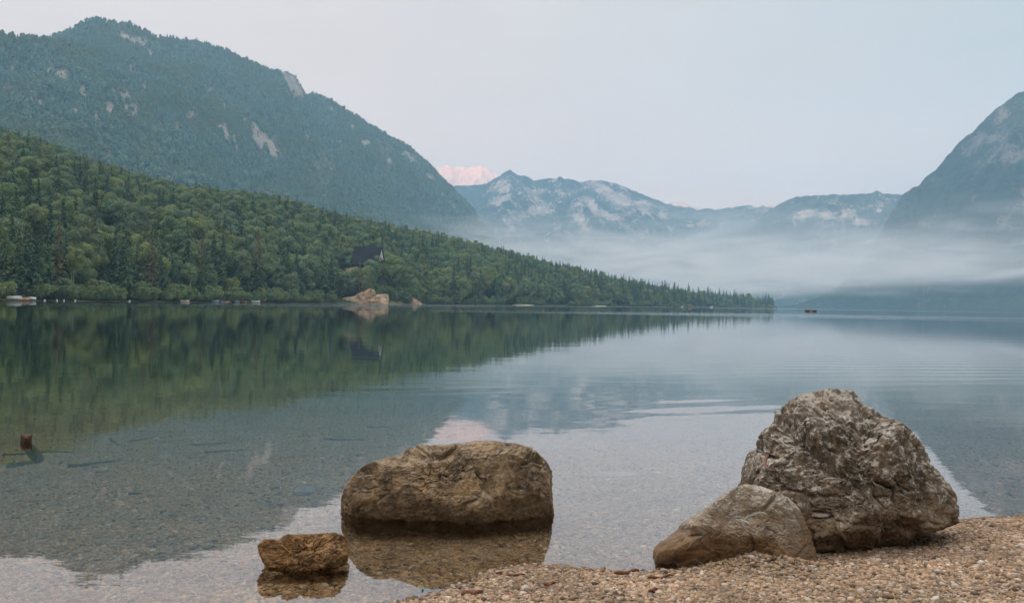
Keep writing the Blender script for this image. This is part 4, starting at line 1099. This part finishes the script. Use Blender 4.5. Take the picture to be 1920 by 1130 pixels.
def boat(label, loc, rz, Lh, B, D, mat, trim, flip=False, group=None, kindname='rowing_boat', seats=2, tilt=0):
    t = empty(kindname, loc, rz)
    if flip: t.rotation_euler = (math.pi + tilt, 0, rz)
    tag(t, label, 'boat', group)
    ob('hull', mesh('hull', *hull(Lh, B, D)), mat, t)
    V = hull(Lh, B, D)[0][:15 * 9].reshape(15, 9, 3)
    ob('gunwale', mesh('gunwale', *join([tube(V[:, 0] + [0, 0, .01], .035, 6), tube(V[:, -1] + [0, 0, .01], .035, 6)])), trim, t)
    for s_ in range(seats):
        x_ = (-.22 + .42 * s_) * Lh
        ob('seat', mesh('seat', *box(x_ - .14, x_ + .14, -B * .44, B * .44, D * .62, D * .62 + .035), smooth=False), trim, t)
    return t
WHITE = plain('white_paint', (.54, .53, .50), .4, .06, 2); ORANGE = plain('orange_paint', (.36, .17, .09), .45, .2, 2); BLUEG = plain('grey_blue_paint', (.22, .28, .34), .5, .2, 2)
CREAM = plain('cream_paint', (.68, .58, .44), .5, .15, 2); TIMB = plain('varnished_timber', (.15, .068, .032), .5, .4, 3); DARK = plain('dark_paint', (.05, .045, .045), .5, .2, 2)
def shore_pt(px, off):
    a = azel(px, horizon(px))[0]; r_ = float(shore_d(a)) + off
    return np.array([r_ * math.sin(a), r_ * math.cos(a), 0.0])
def on_land(px, off, dz):
    p = shore_pt(px, off); p[2] = max(kz(p[0], p[1]), .05) + dz
    return p
p0, p1 = shore_pt(-14, -3.5), shore_pt(44, -4.5)
jt = empty('jetty', ((p0[0] + p1[0]) / 2, (p0[1] + p1[1]) / 2, 0), math.atan2(p1[1] - p0[1], p1[0] - p0[0]))
tag(jt, 'low brown wooden jetty carrying the upturned hulls at the left edge', 'jetty')
ob('deck', mesh('deck', *join([box(-6 + .31 * q, -6 + .31 * q + .28, -1.2, 1.2, .38, .46) for q in range(39)]), smooth=False), plain('jetty_timber', (.42, .28, .17), .85, .3, 1.5), jt)
for xx in (-5.6, -1.9, 1.9, 5.6):
    for yy in (-1.0, 1.0): ob('post', mesh('post', *tube([(xx, yy, -1.5), (xx, yy, .379)], .09, 8)), TIMB, jt)
def hull_at(px, dz, off): p = shore_pt(px, off); p[2] = dz; return p
up = 'boats and hulls pulled up at the left end of the shore'
boat('white upturned hull lying highest on the wooden jetty', hull_at(27, 1.60, -3.6), R(20), 4.6, 1.5, .8, WHITE, BLUEG, True, up, tilt=.15)
boat('white upturned hull at the right end of the jetty, leaning to the water', hull_at(61, 1.30, -4.0), R(-25), 4.2, 1.4, .75, WHITE, BLUEG, True, up, tilt=-.3)
boat('orange brown upturned hull lying between the two white ones', hull_at(42, 1.12, -4.6), R(12), 4.8, 1.4, .65, ORANGE, WHITE, True, up)
bu = None
for i_, (px, off, lab) in enumerate([(84, -6, 'white buoy nearest the upturned hulls, first in the row'), (107, -9, 'white buoy floating second in the row from the upturned hulls'), (120, -7, 'white buoy floating third in the row from the upturned hulls'), (141, -10, 'white buoy floating last in the row of four'), (243, -22, 'lone white buoy floating in front of the tallest bare spruce')]):
    p = shore_pt(px, off)
    t = empty('buoy', (p[0], p[1], 0)); tag(t, lab, 'buoy', 'white mooring buoys')
    if bu is None:
        D_, T_ = ico(3); Vb = D_ * np.array([.34, .34, .33]) + [0, 0, .2]
        bu = (mesh('float', Vb, T_), mesh('ring', *tube([(.11 * math.cos(a), 0, .58 + .11 * math.sin(a)) for a in np.linspace(0, 6.28, 13)], .03, 6)))
    ob('float', bu[0], WHITE, t); ob('ring', bu[1], DARK, t)
gb = 'boats lying along the left shore'
boat('white moored boat at the water below a slim pale stemmed tree', shore_pt(347, -4), R(10), 4.0, 1.5, .75, CREAM, WHITE, False, gb)
boat('pale grey boat, first of the beached boats left of the white one', on_land(403, 0, .1), R(14), 3.6, 1.3, .8, WHITE, DARK, False, gb)
boat('dark upturned boat beside the pale grey beached boat', on_land(412, 1, .75), R(-8), 4.2, 1.4, .65, BLUEG, DARK, True, gb)
boat('brown upturned boat between the dark boat and the orange one', on_land(424, 1.5, .75), R(6), 4.0, 1.4, .65, TIMB, CREAM, True, gb)
boat('little grey dinghy beached left of the orange red boat', on_land(445, -.5, .05), R(5), 2.6, 1.2, .65, BLUEG, WHITE, False, gb)
boat('orange red boat beached among the grey dinghy and the white boat', on_land(457, 0, .1), R(-6), 3.8, 1.4, .8, ORANGE, WHITE, False, gb)
boat('long pale green white boat lying just left of the small orange upturned boat', on_land(480, -1, .05), R(4), 4.6, 1.5, .85, plain('pale_green_paint', (.62, .72, .64), .45, .06, 2), WHITE, False, gb)
boat('small orange upturned boat highest on the bank right of the long white boat', on_land(494, 3, 1.7), R(-10), 3.2, 1.3, .65, ORANGE, CREAM, True, gb)
for px, off, Lr, lab in [(980, -2, 14, 'pale gravel spit at the foot of the wooded shore'), (1118, -2, 16, 'second narrow pale gravel bank towards the far spit')]:
    a = azel(px, horizon(px))[0]; p = shore_pt(px, off)
    D_, T_ = ico(4); Vb = D_ * np.array([Lr, 2.5, .7]); Vb += .25 * np.stack([fbm(Vb / 2, 3, 4)] * 3, -1)
    o = ob('gravel_bank', mesh('gravel_bank', Vb, T_), plain('pale_gravel', (.55, .48, .38), .9, .2, .5)); o.location = (p[0], p[1], .1); o.rotation_euler = (0, 0, -a + .6)
    tag(o, kind='structure')
# a few huts on the far spit
for px, off, sz, lab, mt in [(1276, 6, 3.4, 'small pale hut on the far tip of the wooded shore, left of the brown hut', CREAM), (1292, 8, 3.0, 'small brown hut on the far shore right of the pale hut', TIMB), (1333, 4, 3.6, 'tiny white boathouse by the water on the far spit', WHITE)]:
    p = on_land(px, off, 0)
    t = empty('hut', p, .3); tag(t, lab, 'hut', 'huts on the far spit')
    ob('wall', mesh('wall', *box(-sz, sz, -sz * .7, sz * .7, -1, sz * .9), smooth=False), mt, t)
    V = np.array([[-sz * 1.15, -sz * .9, sz * .8], [sz * 1.15, -sz * .9, sz * .8], [sz * 1.15, sz * .9, sz * .8], [-sz * 1.15, sz * .9, sz * .8], [-sz * 1.15, 0, sz * 1.55], [sz * 1.15, 0, sz * 1.55]])
    ob('roof', mesh('roof', V, [np.array([[0, 1, 5, 4], [2, 3, 4, 5], [0, 3, 2, 1]]), np.array([[1, 2, 5], [3, 0, 4]])], False), MAT_SLATE if mt is not TIMB else TIMB, t)

# the rowing boat out on the lake, with its rower
pb = at_z(1520, 583.6, 0.0)
rb = boat('brown and orange wooden rowing boat alone on the open lake', (pb[0], pb[1], -.14), R(176), 5.2, 1.5, .72, TIMB, plain('dark_trim', (.07, .035, .02), .5, .2, 2))
m = Mat('orange_stripe'); 
ob('stripe', mesh('stripe', *box(-.25, .45, .70, .755, .22, .60), smooth=False), plain('orange_panel', (.60, .24, .08), .5, .1, 2), rb)
bm = bmesh.new(); sk = bm.verts.layers.skin.verify()
def bv(co, r_): v = bm.verts.new(co); v[sk].radius = (r_, r_); return v
pel = bv((0, 0, .52), .16); pel[sk].use_root = True
wai = bv((.02, 0, .72), .14); che = bv((.08, 0, .95), .17); nec = bv((.12, 0, 1.10), .065); hd1 = bv((.14, 0, 1.20), .095); hd2 = bv((.15, 0, 1.31), .085)
for a, b in ((pel, wai), (wai, che), (che, nec), (nec, hd1), (hd1, hd2)): bm.edges.new((a, b))
for sg in (-1, 1):
    sh = bv((.10, sg * .20, 1.03), .075); el = bv((.28, sg * .33, .84), .052); wr_ = bv((.52, sg * .30, .86), .036); ha = bv((.59, sg * .29, .87), .032)
    bm.edges.new((che, sh)); bm.edges.new((sh, el)); bm.edges.new((el, wr_)); bm.edges.new((wr_, ha))
    for f_ in range(4):
        k1 = bv((.66, sg * (.26 + .02 * f_), .89 - .004 * f_), .010); k2 = bv((.68, sg * (.26 + .02 * f_), .85), .009); bm.edges.new((ha, k1)); bm.edges.new((k1, k2))
    k1 = bv((.61, sg * .245, .85), .011); k2 = bv((.64, sg * .235, .835), .009); bm.edges.new((ha, k1)); bm.edges.new((k1, k2))
    hp = bv((.12, sg * .10, .50), .11); kn = bv((.50, sg * .15, .60), .075); an = bv((.78, sg * .14, .20), .05); to = bv((.93, sg * .14, .17), .042)
    bm.edges.new((pel, hp)); bm.edges.new((hp, kn)); bm.edges.new((kn, an)); bm.edges.new((an, to))
pm = bpy.data.meshes.new('person'); bm.to_mesh(pm); bm.free()
m = Mat('rower'); z = m.n('ShaderNodeSeparateXYZ', {0: m.obj()}).outputs[2]
MAT_ROWER = m.bsdf(m.mix(m.mr(z, 1.09, 1.12), m.mix(m.mr(z, .60, .66), rgb(.05, .06, .09), rgb(.022, .025, .035)), rgb(.45, .28, .20)), .8)
pr = ob('person', pm, MAT_ROWER); pr.location = (pb[0], pb[1], -.14); pr.rotation_euler = (0, 0, R(176))
pr.modifiers.new('skin', 'SKIN').use_smooth_shade = True; pr.modifiers.new('smooth', 'SUBSURF').levels = 1; pr.modifiers['smooth'].render_levels = 1
tag(pr, 'person in dark clothes sitting and rowing in the brown boat on the lake', 'person')
D_, T_ = ico(3); Vh = D_ * np.array([.115, .105, .10]) + np.array([.12, 0, 1.345])
ob('hair', mesh('hair', Vh, T_), plain('dark_hair', (.03, .022, .018), .7), pr)
for sg, lab in ((-1, 'thin oar dipping into the lake on the far side of the rowing boat'), (1, 'thin oar dipping into the lake on the near side of the rowing boat')):
    o = ob('oar', mesh('oar', *join([tube([(.62, sg * .22, .87), (.55, sg * .74, .80), (.2, sg * 2.1, .12)], .022, 6), box(.06, .24, sg * 2.1 - .05, sg * 2.1 + .05, -.12, .2)])), CREAM)
    o.location = pr.location; o.rotation_euler = pr.rotation_euler; tag(o, lab, 'oar', 'oars of the rowing boat')

# ------------------------------------------------------------------ small things near the camera
def bed_hit(px, py):
    z = -.4
    for _ in range(12):
        p = at_z(px, py, z); z = float(ground_z(p[0:1], p[1:2])[0])
    return np.array([p[0], p[1], z])
pp = at_z(49, 829, 0.0)
m = Mat('wet_stump'); pos = m.obj(); n1 = m.noise(m.scale(pos, (1, 1, .25)), 30, 5, .7); zz = m.n('ShaderNodeSeparateXYZ', {0: pos}).outputs[2]
MAT_ST = m.bsdf(m.mix(m.mr(zz, .0, .07), m.mix(n1, rgb(.03, .015, .008), rgb(.08, .04, .02)), m.mix(m.mr(n1, .35, .65), rgb(.045, .020, .011), rgb(.10, .045, .022))), .7, m.bump(n1, .02, 1), .3)
zs = np.concatenate([np.linspace(-.24, -.06, 8), np.linspace(-.03, .072, 8)])
Vp, Fp = tube(np.stack([.02 * zs, -1.2 * np.minimum(zs + .02, 0), zs], 1), .050, 18)
ang = np.arctan2(Vp[:, 1], Vp[:, 0]); Vp[:, :2] *= (1 + .10 * np.sin(ang * 5 + 1) + .07 * noise(Vp * np.array([30, 30, 6.]), 3))[:, None]
Vp[-18:, 2] += .018 * np.sin(ang[-18:] * 2 + .5) + .01 * np.sin(ang[-18:] * 7)
st = ob('post', mesh('post', Vp, Fp), MAT_ST); st.location = (pp[0], pp[1], 0); st.rotation_euler = (R(3), R(5), 0)
tag(st, 'worn red brown wooden post stump sticking out of the water at the left', 'post')
MAT_SUNK = plain('sodden_wood', (.070, .060, .040), .9, .4, 20)
SUNK = [((0, 856), (150, 846), .022, 'long thin dark branch lying on the lake bed right of the wooden post'), ((130, 875), (214, 867), .030, 'thick dark curved branch on the lake bed near the pale flat stone'), ((203, 826), (232, 834), .026, 'short dark stick on the lake bed pointing towards the camera'),
        ((245, 828), (288, 820), .018, 'short slanting dark stick on the lake bed beside another stick'), ((362, 833), (430, 831), .016, 'thin straight dark stick on the lake bed, farther of two parallel ones'), ((387, 847), (466, 845), .018, 'thin straight dark stick on the lake bed, nearer of two parallel ones'),
        ((18, 877), (64, 870), .05, 'dark sunken log piece on the lake bed below the wooden post'), ((608, 824), (682, 826), .022, 'dark sunken stick on the lake bed left of the block boulder'), ((690, 800), (740, 805), .02, 'dark sunken stick farther out beyond the block boulder'), ((240, 928), (266, 926), .022, 'tiny dark twig on the lake bed in the clear shallows')]
for (a, b, r_, lab) in SUNK:
    A, B = bed_hit(*a), bed_hit(*b)
    r_ *= .75; n_ = 12; tt = np.linspace(0, 1, n_)[:, None]; path = A * (1 - tt) + B * tt
    ln = np.linalg.norm(B - A)
    path[:, 1] += ln * .13 * np.sin(tt[:, 0] * 4 + a[0]) + ln * .05 * np.sin(tt[:, 0] * 9 + a[1])
    path[:, 2] = ground_z(path[:, 0], path[:, 1]) + r_ * .8
    rd = r_ * (1 - .7 * tt[:, 0]) * (1 + .15 * np.sin(tt[:, 0] * 17))
    parts = [tube(path, rd, 8)]
    if ln > .8:
        k = 5; d_ = np.array([.25, .35, .06]) * ln * .35
        parts.append(tube(np.array([path[k], path[k] + d_ * .5, path[k] + d_]), [r_ * .5, r_ * .35, r_ * .15], 6))
    tag(ob('sunken_branch', mesh('sunken_branch', *join(parts)), MAT_SUNK), lab, 'branch', 'sunken branches on the lake bed')
def stone(name, P, dims, seed, mat, label, cat, rz=0.0, group=None):
    D_, T_ = ico(4); Vb = D_ * (1 + .18 * fbm(D_ * 1.6, 3, seed))[:, None] * np.array(dims)
    o = ob(name, mesh(name, Vb, T_), mat); o.location = P; o.rotation_euler = (0, 0, rz)
    return tag(o, label, cat, group)
PALE = plain('pale_stone', (.34, .30, .22), .85, .2, 9); GREYST = plain('grey_stone', (.26, .24, .21), .85, .3, 12)
for (px, py, d_, lab, mt) in [(190, 884, (.09, .08, .035), 'pale flat stone on the lake bed in front of the curved branch', PALE), (310, 858, (.13, .08, .03), 'pale elongated stone on the lake bed beyond the curved branch', PALE), (265, 808, (.10, .08, .04), 'small pale stone on the deep lake bed beyond the sticks', PALE),
                              (1150, 892, (.24, .12, .03), 'large pale sunken slab between the block boulder and the largest boulder', PALE), (570, 925, (.12, .1, .05), 'grey stone on the lake bed left of the block boulder', GREYST)]:
    p = bed_hit(px, py); stone('stone', p + [0, 0, d_[2] * .4], d_, px, mt, lab, 'stone', px, 'stones lying on the lake bed')

# gravel of the beach and the shallows: countless pebbles, one object each
PEB_COL = np.array([(.46, .30, .175), (.37, .235, .125), (.53, .395, .27), (.29, .185, .105), (.50, .335, .205), (.59, .48, .36), (.22, .17, .125), (.42, .26, .15), (.31, .215, .13), (.12, .072, .042)])
PEB_W = np.array([.16, .16, .10, .13, .13, .04, .09, .09, .07, .04])
m = Mat('pebbles'); cc = m.at('peb', 'Color'); n1 = m.noise(m.geo(), 90, 4, .6)
MAT_PEB = m.bsdf(m.mix(m.math('MULTIPLY', m.mr(n1, .4, .65), .4), cc, m.mix(.5, cc, rgb(.08, .06, .045))), .85, None, .2)
def gravel(name, n, region, smin, smax, size, sub, seed, label, flat=.6, dark=1.0, dens=None):
    g = np.random.default_rng(seed)
    x, y = region(g, n)
    s = shore_sdf(x, y); k = (s > smin) & (s < smax)
    x, y, s = x[k], y[k], s[k]
    px, py = project(P3(x, y, 0)); k = (px > -60) & (px < 2350) & (py < 1290) & (((px < 1960) & (py < 1160)) | (g.random(len(px)) < .45)); x, y, s = x[k], y[k], s[k]
    if dens is not None:
        k = g.random(len(x)) < dens(s, np.hypot(x, y)); x, y, s = x[k], y[k], s[k]
    z = ground_z(x, y); n = len(x)
    r_ = np.exp(g.normal(math.log(size), .50, n)); r_ = np.clip(r_, size * .4, size * 3.2)
    D_, T_ = ico(sub)
    dims = np.stack([r_ * g.uniform(.75, 1.3, n), r_ * g.uniform(.75, 1.3, n), r_ * g.uniform(flat * .7, flat * 1.2, n)], 1)
    shp = 1 + g.uniform(-.16, .16, (n, len(D_), 1))
    q = D_[None] * shp * dims[:, None, :]
    a = g.uniform(0, 6.28, n); tl = g.normal(0, .35, n)
    ct, stt = np.cos(tl)[:, None], np.sin(tl)[:, None]
    q = np.stack([q[..., 0] * ct + q[..., 2] * stt, q[..., 1], -q[..., 0] * stt + q[..., 2] * ct], -1)
    ca, sa = np.cos(a)[:, None], np.sin(a)[:, None]
    q = np.stack([q[..., 0] * ca - q[..., 1] * sa, q[..., 0] * sa + q[..., 1] * ca, q[..., 2]], -1)
    q += np.stack([x, y, z + dims[:, 2] * g.uniform(-.1, .7, n)], 1)[:, None]
    off = (np.arange(n) * len(D_))[:, None, None]
    me = mesh(name, q.reshape(-1, 3), (T_[None] + off).reshape(-1, 3))
    col = PEB_COL[g.choice(len(PEB_COL), n, p=PEB_W / PEB_W.sum())] * g.uniform(.74, 1.2, (n, 1)) * dark * (np.array([1, .97, .86]) if smin < -1 else np.array([1.0, 1.01, 1.10])) * (.86 + .40 * fbm(P3(x / .5, y / .5), 4, 88))[:, None]
    col = col * (.80 + .20 * sstep(-.02, .16, s + .05 * fbm(P3(x / .2, y / .2), 2, 12)))[:, None] if smin > -1 else col
    attr_col(me, 'peb', np.repeat(col, len(D_), 0))
    print(name, n)
    return tag(ob(name, me, MAT_PEB), label, 'gravel', kind='stuff')
def reg_beach(g, n): return g.uniform(-1.0, 6.4, n), g.uniform(3.5, 7.9, n)
gravel('gravel', 350000, reg_beach, -.10, 9, .0064, 1, 91, 'tan and grey gravel of the beach at the lower right')
def reg_bed(g, n):
    r_ = 4.1 + (34 - 4.1) * g.random(n) ** 2.4; a = g.uniform(R(-33), R(33), n); return r_ * np.sin(a), r_ * np.cos(a)
gravel('gravel', 230000, reg_bed, -40, -.06, .0085, 1, 92, 'brown gravel of the lake bed under the clear shallows', .45, 1.22)

# bark scraps, twigs and sprouts on the gravel
MAT_BARK2 = plain('bark_scrap', (.13, .05, .025), .8, .4, 40)
def on_ground(px, py):
    z = .08
    for _ in range(14):
        p = at_z(px, py, z); z = float(ground_z(p[0:1], p[1:2])[0])
    return np.array([p[0], p[1], z])
for (a, b, r_, lab) in [((866, 1117), (905, 1113), .012, 'red brown bark scrap on the gravel in the lower middle'), ((1152, 1079), (1198, 1074), .011, 'dark red bark strip at the water edge of the gravel'), ((1215, 1086), (1262, 1083), .007, 'thin dark twig on the gravel right of the dark red bark strip'),
                        ((1216, 1112), (1232, 1109), .009, 'small dark bark chip on the gravel below the thin twig'), ((930, 1078), (985, 1082), .006, 'thin twig on the gravel near the reflection of the block boulder'), ((1020, 1099), (1040, 1098), .008, 'short dark twig on the middle of the gravel strip')]:
    A, B = on_ground(*a), on_ground(*b)
    tt = np.linspace(0, 1, 9)[:, None]; path = A * (1 - tt) + B * tt; path[:, 2] = ground_z(path[:, 0], path[:, 1]) + .012 + .006 * np.sin(tt[:, 0] * 9)
    path[:, 1] += .012 * np.sin(tt[:, 0] * 7 + a[0])
    V_, F_ = tube(path, r_ * (.5 + .7 * np.sin(tt[:, 0] * 2.6 + .3)), 7)
    tag(ob('bark_scrap', mesh('bark_scrap', V_, F_), MAT_BARK2), lab, 'bark', 'bark scraps on the gravel')
def blade(P, h, w_, lean, az_):
    t = np.linspace(0, 1, 6); d = np.array([math.cos(az_), math.sin(az_), 0]); s = np.array([-d[1], d[0], 0])
    c = P + d * (lean * h * t ** 2)[:, None] + np.array([0, 0, 1.]) * (h * t * (1 - .25 * lean * t))[:, None]
    wv = w_ * np.sin(np.pi * (t * .85 + .13))[:, None] * s
    return np.concatenate([c - wv, c + wv]), [np.stack([np.arange(5), np.arange(1, 6), np.arange(7, 12), np.arange(6, 11)], 1)]
P = on_ground(793, 1111)
t = empty('sprout', P); tag(t, 'small fresh green sprout at the water edge of the gravel', 'plant')
LEAFM = plain('fresh_leaf', (.12, .22, .04), .6, .2, 30)
for i_ in range(7): ob('leaf', mesh('leaf', *blade(np.zeros(3), .03 + .006 * (i_ % 3), .007, .9, i_ * .95)), LEAFM, t)
P = on_ground(1338, 1064)
t = tag(ob('dry_grass', mesh('dry_grass', *join([blade(P + np.array([random.uniform(-.05, .05), random.uniform(-.02, .02), -.005]), random.uniform(.03, .06), .0016, random.uniform(.3, 1.2), random.uniform(0, 6.28)) for _ in range(14)])), plain('straw', (.34, .26, .14), .8, .2, 30)), 'few dry grass blades at the foot of the leaning boulder', 'grass tuft')
# the root caught on the left side of the largest boulder
from mathutils.bvhtree import BVHTree
bvh = BVHTree.FromPolygons([tuple(v) for v in V_BIG], [tuple(f) for f in T_BIG])
path = []
for px, py in ((1448, 846), (1441, 852), (1436, 860), (1434, 868), (1437, 876), (1444, 881), (1452, 882)):
    d = ray(px, py); h_ = bvh.ray_cast(Vector((0, 0, CAMZ)), Vector(d))
    if h_[0] is not None: path.append(np.array(h_[0]) - d * .012)
if len(path) > 3:
    tag(ob('root', mesh('root', *tube(np.array(path), np.linspace(.012, .006, len(path)), 8)), plain('red_root', (.16, .07, .05), .7, .3, 30)), 'curled reddish root caught on the left side of the largest boulder', 'root')

# ------------------------------------------------------------------ the air: even haze, and the bank of mist over the far water
HZ = box(-9500, 9500, -4200, 11900, -24, 1720)
m = Mat('haze')
pv = m.n('ShaderNodeVolumePrincipled', {'Color': rgb(.43, .73, 1.0), 'Density': 1.16e-4, 'Anisotropy': 0.0})
m.t.links.new(pv.outputs[0], m.out.inputs['Volume'])
tag(ob('haze', mesh('haze', *HZ, smooth=False), m.m), 'pale blue morning haze filling the whole valley', 'haze', kind='stuff')
MB = box(-700, 3300, 2450, 4800, 30, 620)
m = Mat('mist')
pos = m.geo(); xyz = m.n('ShaderNodeSeparateXYZ', {0: pos})
x_, y_, z_ = xyz.outputs
nb = m.noise(m.scale(pos, (1, 1, 3.2)), .0011, 6, .6, .6)
nf = m.noise(m.scale(pos, (1, .6, 6)), .0030, 7, .60, 1.2)
top_ = m.math('MULTIPLY', m.mr(x_, -700, 1500, .8, 1.0), 1.0)
pz = m.math('MULTIPLY', m.math('MAXIMUM', m.mr(z_, 85, 140), m.math('MULTIPLY', m.mr(x_, 900, 1700, .6, 0), m.mr(z_, 30, 80))), m.mr(m.math('ADD', z_, m.math('MULTIPLY', nb, 800)), 440, 700, 1, 0))
low = m.math('MAXIMUM', m.mr(z_, 60, 110), m.math('MULTIPLY', m.mr(x_, 900, 1700, 1, 0), m.mr(z_, 28, 60)))
ed = m.math('MULTIPLY', m.math('MULTIPLY', m.mr(x_, -690, 300), m.mr(x_, 2700, 3290, 1, 0)), m.math('MULTIPLY', m.mr(y_, 2460, 2750), m.mr(y_, 4200, 4790, 1, 0)))
d = m.math('ADD', m.math('MULTIPLY', m.mr(nb, .42, .62), .75), m.math('MULTIPLY', m.mr(nf, .40, .64), 1.15))
wisps = m.math('MULTIPLY', m.math('MULTIPLY', m.mr(nf, .50, .68), m.mr(z_, 180, 430, .6, 0)), .8)
dens = m.math('MULTIPLY', m.math('ADD', m.math('MULTIPLY', pz, d), wisps), m.math('MULTIPLY', ed, low))
gx_ = m.math('DIVIDE', m.math('SUBTRACT', x_, 1450), 650); gy_ = m.math('DIVIDE', m.math('SUBTRACT', y_, 3350), 520)
gau = m.math('EXPONENT', m.math('MULTIPLY', m.math('ADD', m.math('MULTIPLY', gx_, gx_), m.math('MULTIPLY', gy_, gy_)), -1.0))
thick = m.math('MULTIPLY', m.math('MULTIPLY', gau, m.mr(nf, .30, .60, .35, 1.0)), m.math('MULTIPLY', m.mr(z_, 75, 130), m.mr(m.math('ADD', z_, m.math('MULTIPLY', nb, 500)), 400, 660, 1, 0)))
dens = m.math('ADD', dens, m.math('MULTIPLY', m.math('MULTIPLY', thick, ed), 1.0))
dens = m.math('MULTIPLY', dens, .0024)
pv = m.n('ShaderNodeVolumePrincipled', {'Color': rgb(.99, .975, .97), 'Density': dens, 'Anisotropy': 0.0})
m.t.links.new(pv.outputs[0], m.out.inputs['Volume'])
tag(ob('mist', mesh('mist', *MB, smooth=False), m.m), 'bank of pale mist drifting low over the far end of the lake', 'mist', kind='stuff')
